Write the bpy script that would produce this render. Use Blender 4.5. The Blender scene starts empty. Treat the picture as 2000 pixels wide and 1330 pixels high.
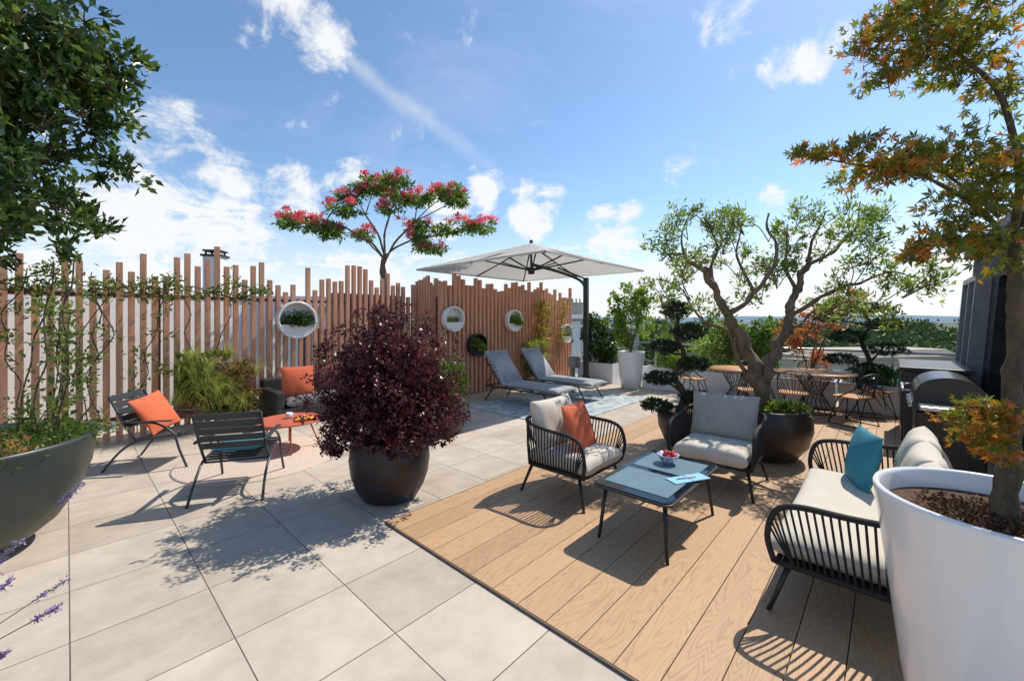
import bpy, math, random
import numpy as np
from mathutils import Matrix, Vector, Euler
random.seed(5)
R=math.radians
TH=R(47.3)
C,S=math.cos(TH),math.sin(TH)
def D(a,b,z=0): return (a*C-b*S, a*S+b*C, z)
scene=bpy.context.scene
col=scene.collection
# ------------------------------------------------------------ materials
def nt(m):
    m.use_nodes=True; t=m.node_tree; return t,t.nodes,t.links
def mat(name,c,r=.6,m=0,var=.15,ns=8,bump=0,bs=60,coat=0,trans=0,stretch=None,emit=0):
    M=bpy.data.materials.new(name); t,N,L=nt(M); b=N['Principled BSDF']
    tc=N.new('ShaderNodeTexCoord'); src=tc.outputs['Object']
    if stretch:
        mp=N.new('ShaderNodeMapping'); mp.inputs['Scale'].default_value=stretch; L.new(src,mp.inputs[0]); src=mp.outputs[0]
    n=N.new('ShaderNodeTexNoise'); n.inputs['Scale'].default_value=ns; n.inputs['Detail'].default_value=8; n.inputs['Roughness'].default_value=.65
    L.new(src,n.inputs['Vector'])
    cr=N.new('ShaderNodeValToRGB'); e=cr.color_ramp.elements
    e[0].position=.3; e[1].position=.7
    e[0].color=[max(0,x*(1-var)) for x in c[:3]]+[1]; e[1].color=[min(1,x*(1+var)) for x in c[:3]]+[1]
    L.new(n.outputs['Fac'],cr.inputs[0]); L.new(cr.outputs[0],b.inputs['Base Color'])
    b.inputs['Roughness'].default_value=r; b.inputs['Metallic'].default_value=m
    b.inputs['Coat Weight'].default_value=coat; b.inputs['Coat Roughness'].default_value=.05
    if bump:
        n2=N.new('ShaderNodeTexNoise'); n2.inputs['Scale'].default_value=bs; n2.inputs['Detail'].default_value=4; L.new(src,n2.inputs['Vector'])
        bp=N.new('ShaderNodeBump'); bp.inputs['Strength'].default_value=bump; bp.inputs['Distance'].default_value=.01
        L.new(n2.outputs['Fac'],bp.inputs['Height']); L.new(bp.outputs[0],b.inputs['Normal'])
    if trans:
        tr=N.new('ShaderNodeBsdfTranslucent'); L.new(cr.outputs[0],tr.inputs[0]); mx=N.new('ShaderNodeMixShader'); mx.inputs[0].default_value=trans
        L.new(b.outputs[0],mx.inputs[1]); L.new(tr.outputs[0],mx.inputs[2]); L.new(mx.outputs[0],N['Material Output'].inputs[0])
    return M
def leafmat(name,cols,tr=.3,r=.45):
    M=bpy.data.materials.new(name); t,N,L=nt(M); b=N['Principled BSDF']
    at=N.new('ShaderNodeAttribute'); at.attribute_name='rnd'
    cr=N.new('ShaderNodeValToRGB'); el=cr.color_ramp.elements
    while len(el)<len(cols): el.new(.5)
    for i,c in enumerate(cols):
        el[i].position=.08+.84*i/(len(cols)-1)
    for i,c in enumerate(cols): el[i].color=(*c,1)
    L.new(at.outputs['Fac'],cr.inputs[0]); L.new(cr.outputs[0],b.inputs['Base Color']); b.inputs['Roughness'].default_value=r
    g=N.new('ShaderNodeMixRGB'); g.blend_type='MULTIPLY'; g.inputs[0].default_value=1; g.inputs[2].default_value=(1.5,1.6,.8,1); L.new(cr.outputs[0],g.inputs[1])
    t2=N.new('ShaderNodeBsdfTranslucent'); L.new(g.outputs[0],t2.inputs[0])
    mx=N.new('ShaderNodeMixShader'); mx.inputs[0].default_value=tr; L.new(b.outputs[0],mx.inputs[1]); L.new(t2.outputs[0],mx.inputs[2]); L.new(mx.outputs[0],N['Material Output'].inputs[0])
    return M
def math_(N,L,op,a,b=None,c=None):
    n=N.new('ShaderNodeMath'); n.operation=op
    for i,x in enumerate((a,b,c)):
        if x is None: continue
        if isinstance(x,(int,float)): n.inputs[i].default_value=x
        else: L.new(x,n.inputs[i])
    return n.outputs[0]
def paving_mat():
    M=bpy.data.materials.new('stone_paving_slabs'); t,N,L=nt(M); b=N['Principled BSDF']
    tc=N.new('ShaderNodeTexCoord'); sp=N.new('ShaderNodeSeparateXYZ'); L.new(tc.outputs['Object'],sp.inputs[0])
    def cell(o,off):
        q=math_(N,L,'DIVIDE',math_(N,L,'SUBTRACT',o,off),.6)
        fl=math_(N,L,'FLOOR',q); fr=math_(N,L,'FRACT',q)
        d=math_(N,L,'MINIMUM',fr,math_(N,L,'SUBTRACT',1.0,fr)); return fl,d
    fx,dx=cell(sp.outputs[0],1.81-.6*40); fy,dy=cell(sp.outputs[1],1.98-.6*40)
    d=math_(N,L,'MINIMUM',dx,dy)
    j=N.new('ShaderNodeMapRange'); j.inputs[1].default_value=.0030; j.inputs[2].default_value=.0068; L.new(d,j.inputs[0])
    cb=N.new('ShaderNodeCombineXYZ'); L.new(fx,cb.inputs[0]); L.new(fy,cb.inputs[1])
    wn=N.new('ShaderNodeTexWhiteNoise'); L.new(cb.outputs[0],wn.inputs['Vector'])
    ad=N.new('ShaderNodeVectorMath'); ad.operation='MULTIPLY_ADD'; ad.inputs[1].default_value=(7,7,7); L.new(cb.outputs[0],ad.inputs[0]); L.new(tc.outputs['Object'],ad.inputs[2])
    n1=N.new('ShaderNodeTexNoise'); n1.inputs['Scale'].default_value=4; n1.inputs['Detail'].default_value=10; n1.inputs['Roughness'].default_value=.7; L.new(ad.outputs[0],n1.inputs['Vector'])
    n2=N.new('ShaderNodeTexNoise'); n2.inputs['Scale'].default_value=230; n2.inputs['Detail'].default_value=3; L.new(tc.outputs['Object'],n2.inputs['Vector'])
    n3=N.new('ShaderNodeTexNoise'); n3.inputs['Scale'].default_value=1.1; n3.inputs['Detail'].default_value=6; n3.inputs['Roughness'].default_value=.6; L.new(tc.outputs['Object'],n3.inputs['Vector'])
    v=math_(N,L,'ADD',math_(N,L,'MULTIPLY',n1.outputs['Fac'],.6),math_(N,L,'MULTIPLY',n2.outputs['Fac'],.4))
    v=math_(N,L,'ADD',v,math_(N,L,'MULTIPLY',wn.outputs['Value'],.15))
    v=math_(N,L,'ADD',v,math_(N,L,'MULTIPLY',n3.outputs['Fac'],.5))
    cr=N.new('ShaderNodeValToRGB'); e=cr.color_ramp.elements; e[0].position=.52; e[1].position=1.0
    e[0].color=(.31,.255,.20,1); e[1].color=(.59,.51,.415,1); L.new(v,cr.inputs[0])
    mx=N.new('ShaderNodeMixRGB'); L.new(j.outputs[0],mx.inputs[0]); mx.inputs[1].default_value=(.12,.10,.082,1); L.new(cr.outputs[0],mx.inputs[2])
    L.new(mx.outputs[0],b.inputs['Base Color']); b.inputs['Roughness'].default_value=.75
    h=math_(N,L,'ADD',math_(N,L,'MULTIPLY',j.outputs[0],1.0),math_(N,L,'MULTIPLY',n2.outputs['Fac'],.14))
    bp=N.new('ShaderNodeBump'); bp.inputs['Strength'].default_value=.5; bp.inputs['Distance'].default_value=.006; L.new(h,bp.inputs['Height']); L.new(bp.outputs[0],b.inputs['Normal'])
    return M
BW=.21
def deck_mat():
    M=bpy.data.materials.new('oak_grain_decking'); t,N,L=nt(M); b=N['Principled BSDF']
    tc=N.new('ShaderNodeTexCoord'); sp=N.new('ShaderNodeSeparateXYZ'); L.new(tc.outputs['Object'],sp.inputs[0])
    fl=math_(N,L,'FLOOR',math_(N,L,'DIVIDE',math_(N,L,'SUBTRACT',3.1,sp.outputs[1]),BW))
    wn=N.new('ShaderNodeTexWhiteNoise'); wn.noise_dimensions='1D'; L.new(fl,wn.inputs['W'])
    x=math_(N,L,'ADD',sp.outputs[0],math_(N,L,'MULTIPLY',wn.outputs['Value'],37.0))
    cb=N.new('ShaderNodeCombineXYZ'); L.new(math_(N,L,'MULTIPLY',x,.9),cb.inputs[0]); L.new(math_(N,L,'MULTIPLY',sp.outputs[1],7),cb.inputs[1]); L.new(math_(N,L,'MULTIPLY',fl,3.3),cb.inputs[2])
    n=N.new('ShaderNodeTexNoise'); n.inputs['Scale'].default_value=1.0; n.inputs['Detail'].default_value=2; n.inputs['Roughness'].default_value=.45; L.new(cb.outputs[0],n.inputs['Vector'])
    rings=math_(N,L,'FRACT',math_(N,L,'MULTIPLY',n.outputs['Fac'],24.0))
    rr=math_(N,L,'ABSOLUTE',math_(N,L,'SUBTRACT',math_(N,L,'MULTIPLY',rings,2.0),1.0))
    cb2=N.new('ShaderNodeCombineXYZ'); L.new(math_(N,L,'MULTIPLY',x,6),cb2.inputs[0]); L.new(math_(N,L,'MULTIPLY',sp.outputs[1],220),cb2.inputs[1])
    nf=N.new('ShaderNodeTexNoise'); nf.inputs['Scale'].default_value=1; nf.inputs['Detail'].default_value=3; L.new(cb2.outputs[0],nf.inputs['Vector'])
    v=math_(N,L,'ADD',math_(N,L,'MULTIPLY',math_(N,L,'POWER',rr,3.0),-.28),math_(N,L,'MULTIPLY',nf.outputs['Fac'],.45))
    v=math_(N,L,'ADD',v,math_(N,L,'MULTIPLY',wn.outputs['Value'],.22))
    v=math_(N,L,'ADD',v,.30)
    cr=N.new('ShaderNodeValToRGB'); e=cr.color_ramp.elements; e[0].position=.1; e[1].position=.85
    e[0].color=(.28,.16,.085,1); e[1].color=(.58,.37,.205,1); L.new(v,cr.inputs[0]); L.new(cr.outputs[0],b.inputs['Base Color']); b.inputs['Roughness'].default_value=.6
    bp=N.new('ShaderNodeBump'); bp.inputs['Strength'].default_value=.35; bp.inputs['Distance'].default_value=.004; L.new(v,bp.inputs['Height']); L.new(bp.outputs[0],b.inputs['Normal'])
    return M
def check_mat():
    M=bpy.data.materials.new('woven_check_fabric'); t,N,L=nt(M); b=N['Principled BSDF']
    tc=N.new('ShaderNodeTexCoord'); mp=N.new('ShaderNodeMapping'); mp.inputs['Rotation'].default_value=(0,0,.78); L.new(tc.outputs['Object'],mp.inputs[0])
    ch=N.new('ShaderNodeTexChecker'); ch.inputs['Scale'].default_value=30; ch.inputs[1].default_value=(.46,.48,.50,1); ch.inputs[2].default_value=(.17,.185,.21,1); L.new(mp.outputs[0],ch.inputs[0])
    L.new(ch.outputs[0],b.inputs['Base Color']); b.inputs['Roughness'].default_value=.9; return M
def rug_mat(name,c1,c2,kind):
    M=bpy.data.materials.new(name); t,N,L=nt(M); b=N['Principled BSDF']; tc=N.new('ShaderNodeTexCoord')
    if kind=='rings':
        w=N.new('ShaderNodeTexWave'); w.wave_type='RINGS'; w.rings_direction='Z'; w.inputs['Scale'].default_value=11; w.inputs['Distortion'].default_value=.3
    else:
        w=N.new('ShaderNodeTexVoronoi'); w.inputs['Scale'].default_value=7; w.distance='MANHATTAN'
    L.new(tc.outputs['Object'],w.inputs['Vector'])
    n=N.new('ShaderNodeTexNoise'); n.inputs['Scale'].default_value=30; n.inputs['Detail'].default_value=6; L.new(tc.outputs['Object'],n.inputs['Vector'])
    o=w.outputs['Fac'] if kind=='rings' else w.outputs['Distance']
    v=math_(N,L,'ADD',math_(N,L,'MULTIPLY',o,.4),math_(N,L,'MULTIPLY',n.outputs['Fac'],.7))
    cr=N.new('ShaderNodeValToRGB'); e=cr.color_ramp.elements; e[0].position=.3; e[1].position=.75; e[0].color=(*c1,1); e[1].color=(*c2,1)
    L.new(v,cr.inputs[0]); L.new(cr.outputs[0],b.inputs['Base Color']); b.inputs['Roughness'].default_value=.95
    bp=N.new('ShaderNodeBump'); bp.inputs['Strength'].default_value=.4; bp.inputs['Distance'].default_value=.005; L.new(v,bp.inputs['Height']); L.new(bp.outputs[0],b.inputs['Normal'])
    return M
# ------------------------------------------------------------ mesh builder
def catmull(pts,n=6,closed=False):
    P=[Vector(p) for p in pts]; out=[]
    m=len(P); rng=range(m if closed else m-1)
    for i in rng:
        if closed: p0,p1,p2,p3=P[(i-1)%m],P[i],P[(i+1)%m],P[(i+2)%m]
        else: p0,p1,p2,p3=P[max(i-1,0)],P[i],P[i+1],P[min(i+2,m-1)]
        for k in range(n):
            t=k/n
            out.append(.5*((2*p1)+(p2-p0)*t+(2*p0-5*p1+4*p2-p3)*t*t+(3*p1-p0-3*p2+p3)*t**3))
    if not closed: out.append(P[-1])
    return out
class MB:
    def __init__(s): s.v=[]; s.f=[]; s.s=[]
    def add(s,v,f,sm=True,M=None):
        o=len(s.v)
        s.v+= [tuple(M@Vector(p)) for p in v] if M is not None else [tuple(p) for p in v]
        s.f+=[tuple(i+o for i in q) for q in f]; s.s+=[sm]*len(f); return s
    def box(s,c,d,M=None,taper=1.0):
        x,y,z=[k/2 for k in d]; cx,cy,cz=c
        v=[(cx+i*x*(taper if k<0 else 1),cy+j*y*(taper if k<0 else 1),cz+k*z) for k in(-1,1) for j in(-1,1) for i in(-1,1)]
        f=[(0,2,3,1),(4,5,7,6),(0,1,5,4),(2,6,7,3),(0,4,6,2),(1,3,7,5)]
        return s.add(v,f,False,M)
    def tube(s,pts,r,n=8,M=None,closed=False,gnarl=0):
        P=[Vector(p) for p in pts]; m=len(P)
        rs=r if isinstance(r,(list,tuple)) else [r]*m
        v=[];f=[]; ref=None; g=random.Random(m)
        for i,p in enumerate(P):
            if closed: t=P[(i+1)%m]-P[i-1]
            else: t=P[min(i+1,m-1)]-P[max(i-1,0)]
            t=t.normalized() if t.length>1e-9 else Vector((0,0,1))
            if ref is None:
                ref=Vector((1,0,0)) if abs(t.x)<.8 else Vector((0,1,0))
            a=(ref-t*ref.dot(t)).normalized(); ref=a; b=t.cross(a)
            for k in range(n):
                w=2*math.pi*k/n; q=1+gnarl*(.5*math.sin(3*w+i*.45)+.35*math.sin(2*w-i*.8)+g.uniform(-.4,.4)); v.append(p+(a*math.cos(w)+b*math.sin(w))*rs[i]*q)
        for i in range(m if closed else m-1):
            for k in range(n):
                j=(i+1)%m
                f.append((i*n+k,i*n+(k+1)%n,j*n+(k+1)%n,j*n+k))
        if not closed: f+= [tuple(range(n))[::-1],tuple((m-1)*n+k for k in range(n))]
        return s.add(v,f,True,M)
    def lathe(s,prof,n=40,c=(0,0,0),M=None,wob=0):
        v=[];f=[];m=len(prof)
        for (r,z) in prof:
            for k in range(n):
                w=2*math.pi*k/n; v.append((c[0]+r*math.cos(w),c[1]+r*math.sin(w),c[2]+z))
        for i in range(m-1):
            for k in range(n): f.append((i*n+k,i*n+(k+1)%n,(i+1)*n+(k+1)%n,(i+1)*n+k))
        return s.add(v,f,True,M)
    def sell(s,c,d,e=.3,M=None,nu=24,nv=12):
        v=[];f=[]
        g=lambda x,p: math.copysign(abs(x)**p,x)
        for i in range(nv+1):
            a=-math.pi/2+math.pi*i/nv
            for k in range(nu):
                w=2*math.pi*k/nu
                x=g(math.cos(a),e)*g(math.cos(w),e); y=g(math.cos(a),e)*g(math.sin(w),e); z=g(math.sin(a),e)
                v.append((c[0]+x*d[0]/2,c[1]+y*d[1]/2,c[2]+z*d[2]/2))
        for i in range(nv):
            for k in range(nu): f.append((i*nu+k,i*nu+(k+1)%nu,(i+1)*nu+(k+1)%nu,(i+1)*nu+k))
        return s.add(v,f,True,M)
    def pad(s,c,d,M=None,n=14,p=6,crown=.5,seed=0):
        rr=random.Random(seed); ph=[rr.uniform(0,6) for _ in range(6)]
        v=[];f=[]
        for side in(1,-1):
            for i in range(n+1):
                for j in range(n+1):
                    u=math.sin((i/n*2-1)*math.pi/2); w=math.sin((j/n*2-1)*math.pi/2)
                    h=((1-abs(u)**p)*(1-abs(w)**p))
                    h=max(h,0)**.5*((1-crown)+crown*(1-.5*u*u-.5*w*w))
                    h*=1+.06*math.sin(5*u+ph[0])*math.sin(4*w+ph[1])+.035*math.sin(9*u+3*w+ph[2])
                    pin=1-.05*(1-abs(w)**2)*abs(u)**3 ; pin2=1-.05*(1-abs(u)**2)*abs(w)**3
                    v.append((c[0]+u*pin*d[0]/2,c[1]+w*pin2*d[1]/2,c[2]+side*h*d[2]/2))
        K=(n+1)**2
        for i in range(n):
            for j in range(n):
                a=i*(n+1)+j; q=(a,a+n+1,a+n+2,a+1)
                f.append(q); f.append(tuple(K+t for t in q[::-1]))
        return s.add(v,f,True,M)
def link(name,me,mats,parent=None,loc=None,rot=None,bevel=0):
    o=bpy.data.objects.new(name,me); col.objects.link(o)
    if not isinstance(mats,(list,tuple)): mats=[mats]
    for m in mats: me.materials.append(m)
    if parent: o.parent=parent
    if loc: o.location=loc
    if rot is not None: o.rotation_euler=(0,0,rot) if isinstance(rot,(int,float)) else rot
    if bevel:
        b=o.modifiers.new('bevel','BEVEL'); b.width=bevel; b.segments=2; b.limit_method='ANGLE'
    return o
def obj(name,mb,m,parent=None,loc=None,rot=None,bevel=0,**k):
    me=bpy.data.meshes.new(name); me.from_pydata(mb.v,[],mb.f); me.polygons.foreach_set('use_smooth',mb.s); me.update()
    o=link(name,me,m,parent,loc,rot,bevel)
    for a,b in k.items(): o[a]=b
    return o
def thing(name,label,cat,loc=(0,0,0),rot=0,group=None):
    o=bpy.data.objects.new(name,None); o.empty_display_size=.1; col.objects.link(o); o.location=loc; o.rotation_euler=(0,0,rot)
    o['label']=label; o['category']=cat
    if group: o['group']=group
    return o
def copy_thing(src,loc,rot,label=None):
    o=src.copy(); col.objects.link(o); o.location=loc; o.rotation_euler=(0,0,rot)
    if label: o['label']=label
    def rec(a,b):
        for ch in list(a.children):
            if ch==b: continue
            c=ch.copy(); col.objects.link(c); c.parent=b; rec(ch,c)
    rec(src,o); return o
def foliage(name,blobs,n,Ln,W,m,parent=None,loc=None,rot=None,seed=0,shape='leaf',clumps=None,cs=.35,up=.2,shell=2.2,fold=.25,**k):
    rg=np.random.default_rng(seed); B=np.array([list(b)+[b[3]]*(6-len(b)) if len(b)<6 else list(b) for b in blobs],float)
    w=(B[:,3]*B[:,4]+B[:,3]*B[:,5]+B[:,4]*B[:,5]); w/=w.sum()
    nc=clumps or max(8,n//28)
    bi=rg.choice(len(B),nc,p=w)
    d=rg.normal(size=(nc,3)); d/=np.linalg.norm(d,axis=1)[:,None]
    rad=rg.random(nc)**(1/shell)*rg.uniform(.8,1.12,nc)
    cc=B[bi,:3]+d*rad[:,None]*B[bi,3:6]
    sh=rg.random(nc)
    li=rg.integers(0,nc,n)
    sig=B[bi[li],3:6]*cs
    pos=cc[li]+rg.normal(size=(n,3))*sig*.6
    out=(pos-B[bi[li],:3])/B[bi[li],3:6]
    dr=rg.normal(size=(n,3))*.7+out*.8+np.array([0,0,up]); dr/=np.linalg.norm(dr,axis=1)[:,None]
    s=np.cross(dr,rg.normal(size=(n,3))); s/=np.linalg.norm(s,axis=1)[:,None]
    nn=np.cross(dr,s)
    sc=rg.uniform(.65,1.25,n)[:,None]; rn=np.clip(sh[li]*.55+rg.random(n)*.45,0,1)
    if shape=='leaf':
        q=np.stack([pos,pos+dr*Ln*.5*sc+s*W*.5*sc+nn*W*fold*sc,pos+dr*Ln*sc,pos+dr*Ln*.5*sc-s*W*.5*sc+nn*W*fold*sc],1); per=1
    else:
        L=[]
        for ang,ll in((0,1),(.75,.85),(-.75,.85),(1.6,.55),(-1.6,.55)):
            e=dr*math.cos(ang)+s*math.sin(ang); g=-dr*math.sin(ang)+s*math.cos(ang); l=Ln*ll*sc
            L.append(np.stack([pos,pos+e*l*.45+g*l*.16,pos+e*l-nn*l*.15,pos+e*l*.45-g*l*.16],1))
        q=np.stack(L,1).reshape(-1,4,3); per=5
    V=q.reshape(-1,3); nf=len(q)
    me=bpy.data.meshes.new(name); me.vertices.add(len(V)); me.vertices.foreach_set('co',V.astype(np.float32).ravel())
    me.loops.add(nf*4); me.loops.foreach_set('vertex_index',np.arange(nf*4,dtype=np.int32))
    me.polygons.add(nf); me.polygons.foreach_set('loop_start',np.arange(0,nf*4,4,dtype=np.int32)); me.update(calc_edges=True)
    a=me.attributes.new('rnd','FLOAT','POINT'); a.data.foreach_set('value',np.repeat(rn,4*per).astype(np.float32))
    o=link(name,me,m,parent,loc,rot)
    for x,y in k.items(): o[x]=y
    return o
def grass(name,tufts,m,parent=None,loc=None,rot=None,seed=0,w=.006,**k):
    rg=random.Random(seed); v=[];f=[];rn=[]
    for (x,y,z,n,ln,sp,dx,dy) in tufts:
        tc_=rg.random()
        for _ in range(n):
            a=rg.uniform(0,2*math.pi); l=ln*rg.uniform(.6,1.15); t=sp*rg.uniform(.2,1)
            hx=math.cos(a)*t+dx; hy=math.sin(a)*t+dy; c=.5*tc_+.5*rg.random(); o=len(v)
            bx,by=x+math.cos(a)*.05*rg.random(),y+math.sin(a)*.05*rg.random()
            sx,sy=-math.sin(a)*w,math.cos(a)*w
            for i in range(5):
                q=i/4; px=bx+hx*l*q**1.5; py=by+hy*l*q**1.5; pz=z+l*(q*1.1-(.4+.9*t)*q**2.4); ww=1-q*.9
                v+=[(px-sx*ww,py-sy*ww,pz),(px+sx*ww,py+sy*ww,pz)]; rn+=[c,c]
            for i in range(4): f.append((o+2*i,o+2*i+1,o+2*i+3,o+2*i+2))
    me=bpy.data.meshes.new(name); me.from_pydata(v,[],f); me.update()
    at=me.attributes.new('rnd','FLOAT','POINT'); at.data.foreach_set('value',rn)
    o=link(name,me,m,parent,loc,rot)
    for x,y in k.items(): o[x]=y
    return o
# ------------------------------------------------------------ palette
m_pave=paving_mat(); m_deck=deck_mat()
m_slat=mat('cedar_tone_composite',(.60,.30,.185),.6,var=.27,ns=3,bump=.2,bs=90,stretch=(6,6,.6))
m_slatdark=mat('dark_brown_rail',(.17,.08,.05),.6)
m_white=mat('white_render',(.88,.87,.84),.8,var=.04,ns=2,bump=.15,bs=120)
m_pot=mat('white_lacquer',(.80,.80,.80),.22,var=.02,coat=.5)
m_black=mat('black_powder_metal',(.018,.018,.02),.45,var=.2)
m_rope=mat('black_rope',(.022,.021,.022),.75,var=.3,bump=.6,bs=300)
m_char=mat('charcoal_metal',(.035,.042,.048),.4,var=.1)
m_cush=mat('light_linen_fabric',(.62,.565,.475),.95,var=.07,ns=5,bump=.3,bs=400)
m_cushg=mat('grey_linen_fabric',(.38,.36,.32),.95,var=.12,ns=25,bump=.3,bs=350)
m_orange=mat('orange_fabric',(.66,.14,.06),.9,var=.08,ns=10,bump=.3,bs=400)
m_teal=mat('teal_fabric',(.035,.24,.32),.85,var=.1,bump=.25,bs=400)
m_red=mat('coral_red_metal',(.52,.11,.06),.4,var=.06)
m_green=mat('green_grey_glaze',(.035,.046,.041),.4,var=.18,ns=3)
m_brown=mat('dark_brown_ceramic',(.04,.024,.018),.4,var=.5,ns=5,bump=.5,bs=16)
m_soil=mat('dark_soil',(.09,.045,.025),.95,var=.6,ns=40,bump=1,bs=70)
m_bark=mat('grey_brown_bark',(.17,.12,.08),.9,var=.6,ns=18,bump=1,bs=34,stretch=(1,1,.4))
m_barkd=mat('dark_mossy_bark',(.085,.064,.038),.9,var=.55,ns=26,bump=1,bs=55,stretch=(1,1,.4))
m_teak=mat('teak_wood',(.50,.25,.10),.5,var=.2,ns=3,stretch=(1,12,1))
m_canopy=mat('ecru_canvas',(.66,.64,.59),.9,var=.03,trans=.35)
m_glass=mat('smoked_glass_top',(.008,.012,.018),.04,var=.1)
m_mat=mat('blue_grey_glass_panel',(.13,.21,.25),.38,var=.1)
m_book=mat('pale_blue_paper',(.25,.52,.72),.7,var=.03)
m_steel=mat('brushed_steel',(.5,.5,.5),.3,m=.9,var=.05)
m_blackg=mat('black_enamel',(.012,.012,.014),.3)
m_grey=mat('grey_plastic',(.28,.30,.31),.5)
m_roof=mat('zinc_roof',(.30,.31,.33),.5,var=.1,ns=1)
m_beige=mat('beige_render',(.50,.44,.35),.85,var=.08,ns=1)
m_pane=mat('window_pane_dark',(.03,.04,.05),.1)
m_check=check_mat()
l_tree=leafmat('evergreen_leaf',[(.014,.030,.009),(.035,.074,.018),(.075,.13,.028),(.20,.27,.08)],.28,.3)
l_purple=leafmat('purple_leaf',[(.016,.005,.009),(.045,.011,.018),(.09,.020,.030),(.24,.05,.065)],.2,.35)
l_olive=leafmat('olive_leaf',[(.09,.14,.03),(.17,.25,.055),(.27,.35,.09),(.40,.46,.17)],.4,.5)
l_maple=leafmat('maple_leaf',[(.50,.16,.025),(.26,.17,.02),(.10,.135,.015),(.16,.19,.022),(.09,.11,.015),(.28,.22,.025),(.46,.19,.025)],.45,.5)
l_mapler=leafmat('rusty_maple_leaf',[(.14,.14,.02),(.30,.16,.02),(.48,.13,.025),(.22,.20,.03)],.45,.5)
l_pine=leafmat('pine_needle',[(.008,.022,.009),(.016,.045,.016),(.035,.08,.025)],.05,.6)
l_bright=leafmat('bright_leaf',[(.09,.16,.02),(.19,.29,.04),(.34,.43,.08)],.4,.5)
l_dark=leafmat('dark_shrub_leaf',[(.015,.035,.01),(.035,.085,.02),(.08,.15,.035)],.25,.35)
l_silk=leafmat('silk_tree_leaf',[(.05,.10,.02),(.10,.19,.03),(.19,.30,.06)],.4,.5)
l_vine=leafmat('vine_leaf',[(.035,.07,.015),(.08,.15,.03),(.18,.24,.06),(.25,.17,.05)],.35,.4)
l_grass=leafmat('grass_blade',[(.12,.19,.035),(.28,.33,.07),(.58,.54,.22)],.4,.6)
l_brown=leafmat('copper_leaf',[(.10,.03,.02),(.20,.07,.035),(.12,.12,.03)],.3)
l_pink=leafmat('pink_blossom',[(.55,.04,.14),(.75,.10,.23),(.85,.32,.38)],.4)
l_red=leafmat('red_maple_leaf',[(.30,.06,.02),(.48,.14,.06),(.55,.26,.12)],.4)
l_wood=leafmat('far_woodland_leaf',[(.04,.07,.03),(.07,.115,.045),(.11,.16,.06)],.1,.8)
l_lav=leafmat('lavender_flower',[(.16,.10,.30),(.26,.18,.44),(.34,.28,.55)],.2)
l_yell=leafmat('yellow_vine_leaf',[(.20,.19,.03),(.38,.30,.06),(.42,.22,.05)],.35)
l_straw=leafmat('bark_chip',[(.05,.025,.012),(.13,.065,.03),(.25,.14,.07)],0,.9)
# ------------------------------------------------------------ setting
b=MB(); b.add([(-6000,-6000,0),(6000,-6000,0),(6000,6000,0),(-6000,6000,0)],[(0,1,2,3)],False)
obj('ground',b,mat('far_fields',(.07,.09,.045),.95,var=.4,ns=.02),loc=(0,0,-14),kind='structure')
b=MB(); b.add([(-9,-8,0),(10.9,-8,0),(10.9,8.9,0),(-9,8.9,0),(-9,-8,-.4),(10.9,-8,-.4),(10.9,8.9,-.4),(-9,8.9,-.4)],[(0,1,2,3),(0,4,5,1),(1,5,6,2),(2,6,7,3),(3,7,4,0)],False)
obj('terrace_paving',b,m_pave,rot=TH,kind='structure')
b=MB(); y=3.1
b2=MB(); b2.add([(1.8,-7,.004),(10.5,-7,.004),(10.5,3.1,.004),(1.8,3.1,.004)],[(0,1,2,3)],False)
obj('deck_underlay',b2,m_black,rot=TH,kind='structure')
i=0
while y>-6.8:
    z1=.016
    joints=[1.812]+([5.2+ (i%3)*1.1] )+[10.45]
    for p,q in zip(joints[:-1],joints[1:]):
        b.box(((p+q)/2,y-BW/2,z1/2+.003),(q-p-.003,BW-.005,z1-.004))
    y-=BW; i+=1
obj('timber_deck',b,m_deck,rot=TH,kind='structure',bevel=.0015)
b=MB(); b.box((1.8055,-1.9,.0085),(.006,10.0,.015)); b.box((6.1,3.106,.0085),(8.6,.006,.015))
obj('deck_edging',b,mat('brown_edge_trim',(.20,.14,.10),.6),rot=TH,kind='structure')
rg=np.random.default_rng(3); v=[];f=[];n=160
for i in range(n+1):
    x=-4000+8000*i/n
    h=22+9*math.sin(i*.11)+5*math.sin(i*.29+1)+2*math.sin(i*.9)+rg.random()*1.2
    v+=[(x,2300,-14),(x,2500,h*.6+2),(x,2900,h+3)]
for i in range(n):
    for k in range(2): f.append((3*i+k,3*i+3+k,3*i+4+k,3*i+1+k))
b=MB(); b.add(v,f,True); obj('distant_hills',b,mat('hazy_hill',(.11,.19,.25),.95,var=.3,ns=.02),kind='structure')  # aerial haze is put into the bluish base colour of the hills
wb=[]
rr=random.Random(8)
for i in range(120):
    y=rr.uniform(42,150); x=y*rr.uniform(.1,1.3); wb.append((x,y,-6.6+rr.uniform(-2,1.8)+ (y-55)*.03,rr.uniform(4,7),rr.uniform(4,7),rr.uniform(4,5.5)))
foliage('woodland',wb,52000,1.0,.7,l_wood,seed=4,shell=5,kind='stuff',cs=.25)

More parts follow.
